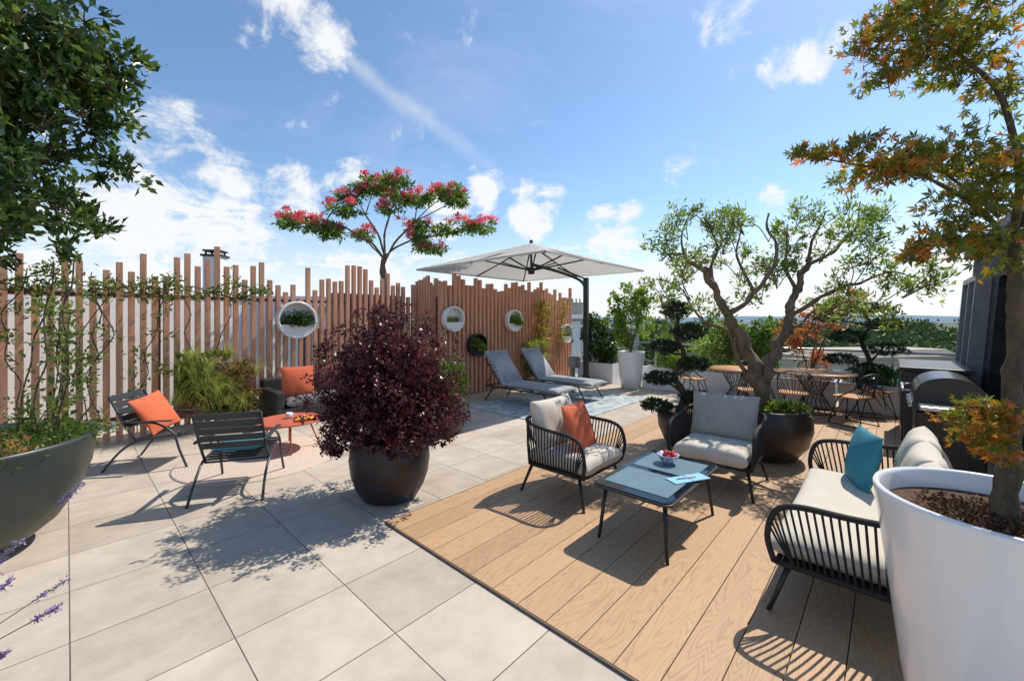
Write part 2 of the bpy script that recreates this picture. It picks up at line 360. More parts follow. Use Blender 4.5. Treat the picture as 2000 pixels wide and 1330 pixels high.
def building(name,label,x,y,w,d,z0,z1,rot,mt,roof=None,win=True,rows=2,cols=4,chim=True):
    t=thing(name,label,'building',(x,y,z0),rot); h=z1-z0
    b=MB(); b.box((0,0,h/2),(w,d,h)); obj('wall',b,mt,t)
    b=MB(); b.box((0,0,h+.12),(w+.5,d+.5,.24)); b.box((0,0,h+.45),(w*.8,d*.8,.42),taper=1.15); obj('roof',b,roof or m_roof,t,bevel=.03)
    for s in range(rows):
        for c in range(cols):
            wx=-w/2+w*(c+.5)/cols; wz=h-1.4-s*2.9
            wo=MB(); wo.box((wx,-d/2-.03,wz),(1.0,.06,1.5)); wn=obj('window',wo,m_pane,t)
            fo=MB()
            for q in(-.53,0,.53): fo.box((wx+q,-d/2-.065,wz),(.06,.06,1.6))
            for q in(-.8,.8): fo.box((wx,-d/2-.066,wz+q),(1.14,.07,.06))
            obj('frame',fo,m_white,wn)
    if chim:
        b=MB(); b.box((w*.2,0,h+1.1),(1.3,.6,1.5)); b.box((w*.2,0,h+1.9),(1.45,.72,.12))
        for q in(-.4,0,.4): b.lathe([(.11,0),(.09,.45),(.07,.45)],12,(w*.2+q,0,h+1.96))
        obj('chimney',b,m_beige,t)
    return t
building('neighbouring_building','beige apartment block with low flat roof beyond railing',27,31,12,4,-14,-1.1,R(10),m_beige,roof=mat('gravel_roof',(.42,.37,.30),.9),chim=False,cols=6)
building('neighbouring_building','white apartment block with chimney stack',6.2,44,3.5,6,-14,1.6,R(5),m_white,chim=True,cols=2)
building('neighbouring_building','cream house with grey roof among trees',15,62,7,7,-14,.3,R(-8),m_beige,cols=3)
building('neighbouring_building','white building with pale zinc roof behind slat fence',-11.5,18.5,9,6,-14,2.0,R(8),m_white,rows=1,chim=False)
t=thing('chimney_stack','white rendered chimney with dark metal cap','chimney',(-10.4,14.4,1.9),R(10))
b=MB(); b.box((0,0,1.0),(.55,.5,2.0)); obj('stack',b,m_white,t,bevel=.01)
b=MB(); b.box((0,0,2.03),(.66,.6,.07)); b.box((0,0,2.2),(.58,.52,.05));
for x in(-.2,.2):
    for y in(-.2,.2): b.box((x,y,2.12),(.05,.05,.12))
obj('cap',b,m_black,t)

def fence(name,label,L,loc,rot,hf,sp=.128,seed=1,side=1):
    t=thing(name,label,'fence',loc,rot); rr=random.Random(seed); b=MB(); x=0.03
    while x<L:
        h=hf(x,rr); b.box((x,0,h/2+.02),(.070,.075,h)); x+=sp*rr.uniform(.97,1.03)
    obj('slats',b,m_slat,t,bevel=.003)
    b=MB()
    for z in(.30,2.05): b.box((L/2,.065*side,z),(L,.045,.05))
    k=0
    while k<L: b.box((k+.03,.125*side,1.1),(.06,.06,2.2)); k+=1.5
    obj('rail',b,m_slatdark,t); return t
fence('slat_fence','tall terracotta slat fence with uneven slat tops',7.6,D(-2.1,8.0),TH,lambda x,r: 2.53+.12*math.sin(x*2.1+.5)+r.choice([-.30,-.18,-.08,.0,.08,.22,.40])*r.uniform(.7,1.15),seed=12)
fence('slat_fence','short terracotta slat fence return at corner',.95,D(5.47,7.08),TH+R(90),lambda x,r: 2.55+r.uniform(-.1,.12),sp=.1,seed=3,side=-1)
fence('slat_fence','terracotta slat fence with wavy top behind sun loungers',5.0,D(5.4,7.1),TH,lambda x,r: 2.38+.18*abs(math.sin(x*1.25+.9))*1.2+r.uniform(-.17,.15),seed=4)
def wall(label,a0,a1,b0,h,m,th=.2,rot=0):
    b=MB(); L_=a1-a0; b.box((L_/2,0,h/2),(L_,th,h)); b.box((L_/2,0,h+.03),(L_+.04,th+.06,.05))
    o=obj('parapet_wall',b,m,loc=D(a0,b0),rot=TH+rot,bevel=.005); o['label']=label; o['category']='wall'
wall('white rendered parapet wall behind the slat fence',-5,3.6,8.35,2.15,m_white,rot=R(13))
wall('brown rendered wall behind the slat fence corner',3.7,5.25,8.45,2.2,mat('brown_render',(.24,.12,.08),.9))
wall('white rendered wall behind the lounger area fence',5.7,10.6,7.45,1.9,m_white,rot=R(7))

def wall_planter(a,b_,z,r,black=False,seed=0,gr=False,label=''):
    t=thing('round_wall_planter',label,'planter',D(a,b_,z),TH,'round planters hung on the slat fence')
    m=m_black if black else m_pot
    Mx=Matrix.Rotation(R(90),4,'X')
    b=MB(); b.lathe([(r-.035,-.0),(r,-.0),(r+.004,.01),(r+.004,.13),(r-.0,.142),(r-.03,.142),(r-.035,.135),(r-.035,0)],48,M=Mx); obj('ring',b,m,t)
    b=MB(); b.lathe([(0.001,.005),(r-.03,.005)],48,M=Mx); 
    obj('back_panel',b,m,t)
    b=MB()
    vs=[(0,-.125,-r*.25)]; n=20
    pts=[(r*.95*math.cos(math.pi+math.asin(.26)+ (math.pi-2*math.asin(.26))*i/n), -.125, r*.95*math.sin(math.pi+math.asin(.26)+(math.pi-2*math.asin(.26))*i/n)) for i in range(n+1)]
    b.add(vs+pts,[(0,i+1,i+2) for i in range(n)],False); obj('pocket',b,m,t)
    if gr: 
        grass('grass_plant',[(x,-.07,-r*.3,70,r*1.0,.5,0,-.05) for x in(-.1,-.03,.04,.1)],l_grass,t,seed=seed,w=.003)
    else:
        foliage('trailing_plant',[(0,-.09,.02,r*.78,.08,r*.42),(r*.3,-.15,-r*.2,r*.45,.06,r*.3)],1500,.045,.022,l_bright if seed%2 else l_dark,t,seed=seed)
wall_planter(2.8,7.92,1.7,.33,seed=2,label='white round wall planter with trailing succulents on fence')
wall_planter(5.66,7.02,1.72,.27,seed=3,gr=True,label='white round wall planter with dry grasses on fence')
wall_planter(6.36,7.02,1.13,.26,True,seed=5,label='black round wall planter with bright green plant')
wall_planter(7.6,7.02,1.68,.27,seed=7,label='white round wall planter with leafy green plant')
wall_planter(9.85,7.02,1.3,.27,seed=4,gr=True,label='white round wall planter with reddish dry grasses')

t=thing('vertical_garden','planted wall panel of grasses and ferns on fence','plant',D(1.0,7.8),TH)
b=MB(); b.box((.58,.05,.62),(1.0,.06,.8)); obj('frame',b,m_slatdark,t)
rr=random.Random(14)
tf=[(rr.uniform(.0,1.12),-.04-.12*rr.random(),rr.uniform(.2,1.15),38,rr.uniform(.34,.6),.8,rr.uniform(-.3,.3),-.5) for _ in range(60)]
grass('grasses',tf,l_grass,t,seed=2,w=.0035)
foliage('ferns',[(.2,-.08,.95,.28,.10,.26),(.75,-.08,.5,.3,.10,.3),(.5,-.08,1.15,.4,.10,.10)],1300,.08,.03,l_vine,t,seed=3,cs=.2)
foliage('copper_foliage',[(.85,-.2,.85,.24,.12,.22),(1.02,-.16,.4,.2,.12,.25),(.3,-.2,.45,.15,.1,.15)],1100,.06,.03,l_brown,t,seed=4)
t=thing('grass_clump','green feathery grass clump against the fence','plant',D(8.2,6.85),TH)
grass('grass_blades',[(rr.uniform(-.4,.5),0,rr.uniform(.3,1.05),60,.4,.6,0,-.4) for _ in range(26)],l_grass,t,seed=9,w=.006)
foliage('leaves',[(0,0,.6,.4,.12,.5)],1600,.07,.03,l_dark,t,seed=3)

t=thing('climbing_plant','star jasmine climbing over the slat fence','plant',D(-1.2,7.85),TH)
b=MB(); rr=random.Random(4); bl=[]
for i in range(11):
    x=rr.uniform(-.6,2.6); p=[(x,0,0.1)]; z=.1
    while z<2.15:
        z+=.28; x+=rr.uniform(-.12,.16); p.append((x,rr.uniform(-.06,.02),z))
        if rr.random()<.5: bl.append((x+rr.uniform(-.1,.1),-.06,z,.15,.07,.11))
    b.tube(catmull(p,3),.007,5)
for k in range(3):
    p=[(-.8+ i*.3,-.05,2.08+.08*math.sin(i*1.7+k*2)+k*.05) for i in range(15)]; b.tube(catmull(p,3),.008,5)
    for q in p: 
        if rr.random()<.8: bl.append((q[0],-.07,q[2],.18,.08,.09))
obj('stems',b,m_barkd,t)
foliage('leaves',bl,3400,.062,.032,l_vine,t,seed=6,clumps=440,cs=.5)
t=thing('climbing_plant','sparse yellow climber on slat fence by loungers','plant',D(8.8,6.95),TH)
b=MB(); bl=[]
for i in range(8):
    x=rr.uniform(-.5,.7); p=[(x,0,0)]; z=0
    while z<2.1:
        z+=.3; x+=rr.uniform(-.15,.15); p.append((x,rr.uniform(-.1,0),z)); 
        if z>.9: bl.append((x,-.06,z,.15,.08,.13))
    b.tube(catmull(p,3),.007,5)
obj('stems',b,m_bark,t); foliage('leaves',bl,1500,.07,.035,l_yell,t,seed=8,clumps=200,cs=.5)

# ------------------------------------------------------------ trees & pots
def limbs(mb,chains,wig=0,gnarl=0,nn=10):
    for ci,(pts,r0,r1) in enumerate(chains):
        p=catmull(pts,7); n=len(p); rr=random.Random(n+ci)
        if wig:
            ph=rr.uniform(0,6)
            for i in range(1,n-1):
                k=wig*r0/.1; p[i]+=Vector((math.sin(i*.75+ph),math.cos(i*.9+ph),.4*math.sin(i*1.1)))*k
        mb.tube(p,[(r0+(r1-r0)*i/(n-1))*rr.uniform(.88,1.12)*(1.2 if wig and i%7==0 else 1) for i in range(n)],nn,gnarl=gnarl)
def twigs(mb,blobs,seed,k=5,r=.008):
    g=random.Random(seed)
    for q in blobs:
        for _ in range(k):
            e=(q[0]+g.uniform(-1,1)*q[3]*.9,q[1]+g.uniform(-1,1)*q[3]*.9,q[2]+g.uniform(-.6,1)*q[3]*.9)
            m_=((q[0]+e[0])/2+g.uniform(-.03,.03),(q[1]+e[1])/2,(q[2]+e[2])/2-.02)
            mb.tube(catmull([(q[0],q[1],q[2]-q[3]*.5),m_,e],2),[r,r*.9,r*.7,r*.55,r*.35],5)
gb=(-3.98,2.92)
t=thing('plant_bowl','large matt green-grey round bowl planter','planter',(*gb,0))
prof=[(.001,0),(.26,0),(.38,.06),(.52,.18),(.63,.36),(.70,.56),(.73,.78),(.735,.81),(.70,.81),(.68,.76),(.66,.74)]
b=MB(); b.lathe(prof,64); obj('bowl',b,m_green,t)
b=MB(); b.lathe([(.001,.75),(.67,.75)],40); obj('soil',b,m_soil,t)
t=thing('groundcover_plant','trailing green groundcover filling the bowl planter','plant',(*gb,.76))
foliage('leaves',[(.35,.3,.02,.33,.35,.05),(.1,.5,.02,.4,.2,.05),(.55,-.1,.01,.15,.3,.05)],2600,.04,.02,l_vine,t,seed=3)
foliage('copper_leaves',[(.45,-.1,.04,.2,.3,.04)],260,.04,.02,l_red,t,seed=5)
t=thing('young_climber','slender leafy vine growing up from the bowl','plant',(*gb,.76))
b=MB(); bl=[]
for i in range(5):
    x=rr.uniform(.0,.35); y=rr.uniform(.3,.6); p=[(x,y,0)]; z=0
    zt=rr.uniform(.7,1.35)
    while z<zt:
        z+=.2; x+=rr.uniform(-.06,.08); y+=rr.uniform(-.03,.05); p.append((x,y,z)); bl.append((x,y,z,.1))
    b.tube(catmull(p,3),.006,5)
obj('stems',b,m_barkd,t); foliage('leaves',bl,520,.055,.028,l_vine,t,seed=11,clumps=120,cs=.5)
t=thing('evergreen_tree','dense glossy dark green tree growing in bowl planter','tree',(*gb,.75))
b=MB(); limbs(b,[([(0,0,0),(-.03,.02,.8),(.05,.05,1.6),(.1,.1,2.3)],.08,.05),([(.05,.05,1.5),(.3,.15,2.0),(.6,.2,2.4)],.04,.015),([(.05,.05,1.6),(-.4,.2,2.3),(-.5,.2,3)],.04,.015),([(.1,.1,2.2),(.2,.1,3),(.2,0,3.6)],.04,.015)])
obj('trunk',b,m_barkd,t)
bl=[(-.1,.1,2.5,.45,.5,.5),(-.1,.1,3.05,.45,.5,.5),(-.4,.1,2.5,.5,.6,.7),(-.5,.1,3.3,.6,.6,.6),(-.1,.1,3.6,.4,.4,.4)]
g=random.Random(31)
for i in range(110):
    a=g.uniform(-1.25,1.4); rad_=g.uniform(.35,1.16)
    x=.06+.80*math.cos(a)*rad_; z=2.55+1.0*math.sin(a)*rad_
    bl.append((x,g.uniform(-.45,.5),z,g.uniform(.09,.2)))
for i in range(22): bl.append((g.uniform(-.4,.6),g.uniform(-.3,.3),g.uniform(1.5,1.9),g.uniform(.08,.17)))
foliage('crown',bl,17000,.080,.036,l_tree,t,seed=1,clumps=900,cs=.3,shell=2.5)
twg=MB(); twigs(twg,bl,4,4,.006); obj('twigs',twg,m_barkd,t)

pb=(-1.18,3.98)
t=thing('glazed_pot','round dark glossy pot with blue-brown glaze','planter',(*pb,0))
b=MB(); b.lathe([(.001,0),(.22,0),(.26,.02),(.32,.12),(.36,.24),(.375,.36),(.37,.46),(.345,.56),(.345,.585),(.325,.585),(.31,.56),(.30,.53)],56)
def ripple():
    M=bpy.data.materials.new('blue_brown_glaze'); tt,N,L=nt(M); p=N['Principled BSDF']; tc=N.new('ShaderNodeTexCoord')
    mp=N.new('ShaderNodeMapping'); mp.inputs['Scale'].default_value=(5,5,16); L.new(tc.outputs['Object'],mp.inputs[0])
    w=N.new('ShaderNodeTexNoise'); w.inputs['Scale'].default_value=1.3; w.inputs['Distortion'].default_value=1.5; w.inputs['Detail'].default_value=6; L.new(mp.outputs[0],w.inputs[0])
    cr=N.new('ShaderNodeValToRGB'); e=cr.color_ramp.elements; e[0].position=.48; e[0].color=(.032,.018,.012,1); e[1].position=.72; e[1].color=(.02,.035,.085,1)
    L.new(w.outputs['Fac'],cr.inputs[0]); L.new(cr.outputs[0],p.inputs['Base Color']); p.inputs['Roughness'].default_value=.42; p.inputs['Specular IOR Level'].default_value=.35
    bp=N.new('ShaderNodeBump'); bp.inputs['Strength'].default_value=.5; bp.inputs['Distance'].default_value=.012; L.new(w.outputs['Fac'],bp.inputs['Height']); L.new(bp.outputs[0],p.inputs['Normal']); return M
obj('pot_body',b,ripple(),t)
b=MB(); b.lathe([(.001,.53),(.31,.53)],30); obj('soil',b,m_soil,t)
t=thing('purple_shrub','rounded dark purple leaved shrub in glazed pot','shrub',(*pb,.53))
b=MB(); g=random.Random(2)
for i in range(26):
    a=g.uniform(0,6.28); s=g.uniform(.1,.56); h=g.uniform(.3,1.0)
    b.tube(catmull([(0.05*math.cos(a),.05*math.sin(a),0),(s*.4*math.cos(a),s*.4*math.sin(a),h*.6),(s*math.cos(a),s*math.sin(a),h)],4),[.014-.001*k for k in range(9)],5)
obj('trunk',b,m_barkd,t)
foliage('crown',[(0,0,.53,.55,.57,.48),(-.3,0,.3,.32,.38,.3),(.32,0,.4,.32,.35,.33),(0,-.2,.72,.38,.38,.32),(-.12,.1,.84,.30,.33,.28),(.1,-.3,.22,.38,.28,.25),(.42,0,.08,.18,.25,.15),(-.4,-.1,.0,.18,.2,.15)],33000,.040,.022,l_purple,t,seed=7,clumps=1300,cs=.12,shell=3)
sp=[]
for i in range(300):
    a=g.uniform(0,6.28); e=g.uniform(-.6,1.45); rr_=g.uniform(.58,.82)
    sp.append((rr_*math.cos(a)*math.cos(e),rr_*math.sin(a)*math.cos(e),.48+.72*math.sin(e)*rr_/.7,.05))
foliage('spray_leaves',sp,6500,.036,.018,l_purple,t,seed=9,clumps=560,cs=.55)

t=thing('silk_tree','irregular umbrella shaped silk tree with pink blossom clusters','tree',(-3.2,10.3,0))
b=MB(); g=random.Random(77)
mains=[((-.95,-.1,4.0),[(-2.35,0,4.2),(-1.8,.3,4.12),(-1.3,-.2,3.85),(-2.0,-.3,4.0)]),
 ((-.5,.1,4.35),[(-.85,-.4,4.3),(-.75,.2,5.0),(-.95,.1,4.7),(-.3,.2,5.15)]),
 ((.15,0,4.4),[(.0,.2,4.95),(.35,-.3,5.05),(.13,.1,4.46),(.55,.2,4.7)]),
 ((.75,.1,4.2),[(1.55,.2,4.95),(1.1,-.3,4.65),(1.75,.1,4.75),(.75,.4,4.1)]),
 ((.8,0,3.75),[(2.1,.1,4.05),(1.45,-.3,3.9),(2.45,.1,4.05),(1.2,-.1,3.45),(.9,.2,3.75)]),
 ((-.5,.2,3.7),[(-.7,.5,3.9),(-1.25,-.2,3.9)])]
ch=[([(0,0,0),(.03,0,1.5),(-.03,0,2.9),(.04,0,3.35)],.085,.06)]; P=[]
for mn,subs in mains:
    ch.append(([(.02,0,3.2),(mn[0]*.35+g.uniform(-.08,.08),mn[1],3.2+(mn[2]-3.2)*.5),mn],.03,.02))
    for s in subs:
        P.append(s); ch.append(([mn,((mn[0]+s[0])/2+g.uniform(-.1,.1),(mn[1]+s[1])/2,(mn[2]+s[2])/2+g.uniform(-.08,.06)),(s[0],s[1],s[2]-.03)],.016,.006))
limbs(b,ch,wig=.03); obj('trunk',b,m_bark,t)
PB=[(p[0],p[1],p[2],g.uniform(.26,.42),.33,g.uniform(.10,.19)) for p in P]
foliage('crown',PB,6200,.13,.042,l_silk,t,seed=3,clumps=320,cs=.3,up=0)
foliage('light_leaves',PB,2400,.13,.042,l_bright,t,seed=13,clumps=150,cs=.3,up=0)
pk_=[]
for q in PB:
    for _ in range(6): pk_.append((q[0]+g.uniform(-.36,.36),q[1]+g.uniform(-.35,.05),q[2]+g.uniform(.0,.22),.095,.085,.06))
foliage('blossom',pk_,9000,.07,.024,l_pink,t,seed=5,clumps=650,cs=.5,up=.8)

op=(3.15,5.1)
t=thing('round_pot','large dark brown round ceramic pot','planter',(*op,0))
b=MB(); b.lathe([(.001,0),(.24,0),(.33,.05),(.44,.2),(.49,.38),(.485,.5),(.45,.60),(.44,.63),(.41,.63),(.40,.58)],56); obj('pot_body',b,m_brown,t)
b=MB(); b.lathe([(.001,.58),(.41,.58)],30); obj('soil',b,m_soil,t)
t=thing('olive_tree','gnarled multi-stemmed olive tree in dark round pot','tree',(*op,.57))
b=MB(); o=.57
def Z(l): return [(x,y,z-o) for x,y,z in l]
limbs(b,[(Z([(-.02,0,.5),(-.08,0,.85),(-.15,0,1.15),(-.27,.04,1.45),(-.42,.0,1.68),(-.56,-.02,1.9),(-.68,-.05,2.12),(-.82,-.1,2.33)]),.088,.028),
 (Z([(-.80,-.1,2.30),(-.98,-.1,2.40),(-1.12,-.1,2.50),(-1.26,-.1,2.50)]),.03,.012),
 (Z([(-1.0,-.1,2.4),(-1.05,0,2.65),(-.95,.1,2.95)]),.018,.006),
 (Z([(-.62,-.05,2.04),(-.64,.1,2.35),(-.50,.2,2.61),(-.6,.3,3.05)]),.026,.008),
 (Z([(-.48,0,1.76),(-.33,-.08,1.88),(-.18,-.1,2.06),(-.02,-.15,2.30),(.04,-.15,2.60),(-.04,-.1,2.8),(-.03,-.1,3.0)]),.032,.009),
 (Z([(-.2,-.1,2.05),(-.30,.1,2.5),(-.25,.1,2.85)]),.018,.007),
 (Z([(-.07,0,.9),(.06,.02,1.15),(.20,.05,1.40),(.31,.05,1.62),(.37,.1,1.86),(.46,.1,2.08),(.55,.13,2.3),(.66,.15,2.49)]),.070,.030),
 (Z([(-.04,.06,.8),(-.2,.12,1.05),(-.34,.1,1.35),(-.42,.05,1.68)]),.034,.018),
 (Z([(.63,.15,2.45),(.72,.2,2.7),(.9,.2,3.1)]),.022,.007),(Z([(.46,.1,2.06),(.36,.2,2.4),(.40,.2,2.6),(.38,.2,2.85)]),.024,.008),
 (Z([(.34,.08,1.73),(.58,-.1,1.96),(.8,-.2,2.10),(1.0,-.2,2.14),(1.26,-.3,2.26),(1.55,-.3,2.2)]),.026,.007),
 (Z([(.3,.05,1.58),(.55,.15,1.66),(.8,.2,1.86),(1.05,.2,1.95)]),.020,.006),
 (Z([(.6,.1,2.4),(.9,.1,2.55),(1.05,.1,2.70),(1.2,.1,2.86),(1.26,.1,3.2)]),.020,.006),
 (Z([(-.3,.05,1.48),(-.5,.15,1.6),(-.7,.3,1.75),(-.9,.3,2.1)]),.022,.008)],wig=.022,gnarl=.26,nn=14)
g=random.Random(12)
ob0=[(-1.2,0,2.62),(-1.0,.2,2.93),(-.6,.2,3.0),(-.3,0,2.95),(-.03,-.1,2.85),(-.75,0,2.6),(.38,.1,2.75),(.75,0,2.6),(.9,.2,3.05),(1.26,.1,3.08),(1.2,0,2.75),(1.4,-.2,2.32),(.95,-.2,2.2),(.3,.2,2.3),(-.2,.3,2.45),(-.9,.3,2.15),(-1.1,0,2.35),(-.35,.1,2.75),(1.6,-.3,2.15),(.55,.2,3.0),(.0,.1,2.1),(.95,.2,1.95),(.7,.1,1.75),(-.65,.3,1.8),(1.25,-.2,2.0),(-1.25,.2,2.15)]
ob=[]
for q in ob0:
    for _ in range(3): ob.append((q[0]+g.gauss(0,.14),q[1]+g.gauss(0,.16),q[2]-o+g.gauss(0,.13),g.uniform(.08,.19)))
twigs(b,ob,3,5,.005)
for q in ob:
    c=min(ob0,key=lambda s:(s[0]-q[0])**2+(s[2]-o-q[2])**2); b.tube(catmull([(c[0]*.88,c[1],c[2]-o-.2),((c[0]+q[0])/2,(c[1]+q[1])/2,(c[2]-o+q[2])/2-.05),q[:3]],3),.006,5)
obj('trunk',b,m_bark,t)
foliage('crown',ob,9200,.064,.022,l_olive,t,seed=21,clumps=600,cs=.4,shell=1.8,up=.5)
t=thing('groundcover_plant','bright green low planting around the olive trunk','plant',(op[0],op[1],.60))
foliage('leaves',[(.1,-.1,.03,.28,.25,.06)],1500,.06,.03,l_vine,t,seed=6)
def cloud_pine(name,label,x,y,z0,pads,seed,stem):
    t=thing(name,label,'tree',(x,y,z0)); b=MB(); limbs(b,[(stem,.05,.02)])
    for p in pads:
        s=min(stem,key=lambda q:abs(q[2]-p[2]+.1)); b.tube(catmull([s,((s[0]+p[0])/2,(s[1]+p[1])/2,p[2]-.09),(p[0],p[1],p[2]-.04)],3),[.022]*3+[.014]*4,6)
    obj('trunk',b,m_barkd,t); foliage('needle_pads',pads,2200*len(pads),.042,.013,l_pine,t,seed=seed,clumps=300*len(pads),cs=.06,shell=6,up=.9); return t
t=thing('round_pot','smaller dark brown round ceramic pot','planter',(2.36,5.62,0))
b=MB(); b.lathe([(.001,0),(.18,0),(.27,.08),(.34,.25),(.35,.38),(.32,.48),(.29,.48),(.28,.44)],48); obj('pot_body',b,m_brown,t)
b=MB(); b.lathe([(.001,.44),(.29,.44)],30); obj('soil',b,m_soil,t)
cloud_pine('cloud_pruned_pine','cloud pruned pine with dark green needle pads in pot',2.28,5.62,.43,
 [(-.3,0,.10,.2,.2,.08),(.2,-.1,.22,.2,.2,.08),(-.25,0,.47,.2,.2,.09),(.2,0,.66,.21,.2,.09),(-.20,0,.90,.19,.2,.09),(.14,0,1.10,.22,.2,.10),(-.04,0,1.40,.2,.18,.11)],5,[(0,0,0),(.08,0,.25),(-.05,0,.5),(.07,0,.8),(-.04,0,1.05),(0,0,1.3)])
cloud_pine('cloud_pruned_pine','cloud pruned pine in white planter by the railing',6.65,7.75,.5,
 [(-.65,0,1.25,.28,.25,.09),(-.02,0,1.42,.32,.28,.11),(.42,0,1.10,.32,.28,.11),(-.3,0,.88,.34,.28,.11),(.4,0,.64,.34,.28,.11),(-.45,0,.46,.3,.25,.10),(.1,0,.26,.34,.28,.11)],6,[(0,0,0),(.1,0,.4),(-.05,0,.8),(.1,0,1.1),(0,0,1.3)])

mp=(1.87,1.55)
t=thing('tall_white_pot','large glossy white tapered round planter','planter',(*mp,0))
b=MB(); b.lathe([(.001,0),(.25,0),(.262,.02),(.30,.3),(.34,.65),(.38,.98),(.385,1.0),(.381,1.012),(.364,1.012),(.358,1.0),(.345,.90)],72); obj('pot_body',b,m_pot,t)
b=MB(); b.lathe([(.001,.93),(.352,.93)],40); obj('soil',b,m_soil,t)
foliage('bark_chips',[(0,0,.932,.25,.25,.010)],6500,.020,.010,l_straw,t,seed=3,clumps=1800,shell=2,up=0,cs=.15)
t=thing('japanese_maple','japanese maple with green and orange leaves in white pot','tree',(*mp,.92))
b=MB(); ox,oy,oz=mp[0],mp[1],.92
def W(l): return [(x-ox,y-oy,z-oz) for x,y,z in l]
limbs(b,[(W([(1.92,1.6,.88),(1.93,1.6,1.1),(1.945,1.6,1.3),(1.955,1.6,1.5),(1.965,1.6,1.75),(1.95,1.6,2.0)]),.040,.020),
 (W([(1.95,1.6,1.98),(1.85,1.6,2.1),(1.72,1.6,2.2),(1.6,1.62,2.27),(1.4,1.63,2.31),(1.12,1.65,2.37)]),.011,.002),
 (W([(1.95,1.6,1.98),(2.0,1.62,2.3),(1.96,1.65,2.6),(1.87,1.68,2.75),(1.75,1.7,2.85),(1.5,1.7,2.85)]),.014,.003),
 (W([(1.93,1.6,2.0),(1.8,1.55,2.02),(1.5,1.55,1.97)]),.006,.0015),
 (W([(1.94,1.6,1.3),(1.85,1.55,1.33),(1.66,1.55,1.33)]),.004,.0015),
 (W([(1.9,1.6,2.1),(1.8,1.7,2.3),(1.7,1.8,2.45)]),.007,.002)],wig=.008,gnarl=.08)
B1=[(1.14,1.64,2.37,.04,.05,.01),(1.22,1.63,2.36,.06,.07,.018),(1.34,1.62,2.37,.09,.1,.035),(1.48,1.62,2.31,.12,.14,.06),(1.62,1.65,2.33,.14,.16,.065),(1.78,1.6,2.37,.15,.18,.085),(1.95,1.65,2.33,.16,.2,.11),(1.9,1.6,2.22,.12,.15,.08),(1.74,1.6,2.14,.13,.14,.07),(1.66,1.57,2.03,.1,.12,.045),(1.53,1.55,1.96,.08,.1,.03),(1.8,1.58,1.98,.12,.12,.06),(1.95,1.6,1.98,.12,.14,.08),(1.48,1.7,2.86,.08,.1,.06),(1.58,1.7,2.79,.12,.14,.06),(1.72,1.7,2.85,.15,.16,.08),(1.87,1.7,2.88,.16,.2,.1),(1.58,1.7,2.95,.12,.14,.06),(2.0,1.65,2.68,.1,.14,.1),(1.75,1.7,3.02,.2,.2,.08),(1.9,1.75,2.76,.14,.15,.05),(1.56,1.7,2.70,.08,.1,.025)]
B1=[(x-ox,y-oy,z-oz,a,c,d) for x,y,z,a,c,d in B1]
twigs(b,B1,7,6,.002)
obj('trunk',b,m_barkd,t)
foliage('crown',B1,3100,.035,.02,l_maple,t,seed=31,shape='maple',clumps=520,cs=.42,up=-.15)
foliage('rusty_leaves',[q for i,q in enumerate(B1) if i in(0,1,2,3,13,14,17,21,10,4)],360,.035,.02,l_mapler,t,seed=33,shape='maple',clumps=90,cs=.45,up=-.2)
lowb=[(1.69-ox,1.55-oy,1.33-oz,.05,.06,.03),(1.78-ox,1.55-oy,1.36-oz,.06,.06,.04),(1.75-ox,1.55-oy,1.26-oz,.05,.06,.05),(1.83-ox,1.55-oy,1.22-oz,.05,.06,.05),(1.84-ox,1.55-oy,1.33-oz,.04,.05,.05)]
foliage('low_leaves',lowb,380,.024,.012,l_maple,t,seed=35,shape='maple',clumps=100,cs=.4,up=-.1)
foliage('low_rusty_leaves',lowb,330,.024,.012,l_mapler,t,seed=36,shape='maple',clumps=90,cs=.45,up=-.1)

def white_box(a,b_,w,label,h=.5,d=.5):
    t=thing('trough_planter',label,'planter',D(a,b_),TH+R(90),'white trough planters along the terrace edge')
    b=MB(); b.box((0,0,h/2),(w,d,h)); 
    b.box((0,d/2-.015,h+.015),(w,.03,.03)); b.box((0,-d/2+.015,h+.015),(w,.03,.03)); b.box((w/2-.015,0,h+.015),(.03,d-.06,.03)); b.box((-w/2+.015,0,h+.015),(.03,d-.06,.03))
    obj('trough',b,m_pot,t,bevel=.006)
    b=MB(); b.box((0,0,h+.005),(w-.07,d-.07,.01)); obj('soil',b,m_soil,t)
for bb in (6.0,4.0,2.7,1.4,.1): white_box(10.1,bb,1.1 if bb>4.5 else 1.25,'long white rectangular planter at terrace edge')
def shrub(name,label,a,b_,z0,blobs,n,ls,lw,m,seed,**k):
    t=thing(name,label,'shrub',D(a,b_,z0)); b=MB()
    for q in blobs: b.tube(catmull([(0,0,0),(q[0]*.4,q[1]*.4,q[2]*.5),(q[0],q[1],q[2])],4),[.02-.0015*i for i in range(9)],6)
    obj('trunk',b,m_bark,t); foliage('crown',blobs,n,ls,lw,m,t,seed=seed,**k)
shrub('round_shrub','dense dark green rounded shrub in white planter',10.1,6.0,.5,[(0,0,.65,.48,.48,.5),(-.1,0,1.0,.35,.35,.35),(.1,0,.3,.45,.45,.3)],6000,.08,.045,l_dark,41,cs=.2,shell=4)
t=thing('tall_white_pot','tall glossy white tapered pot at terrace edge','planter',D(9.5,4.75))
b=MB(); b.lathe([(.001,0),(.23,0),(.27,.3),(.33,.9),(.335,.92),(.30,.92),(.29,.86)],48); obj('pot_body',b,m_pot,t)
b=MB(); b.lathe([(.001,.86),(.30,.86)],30); obj('soil',b,m_soil,t)
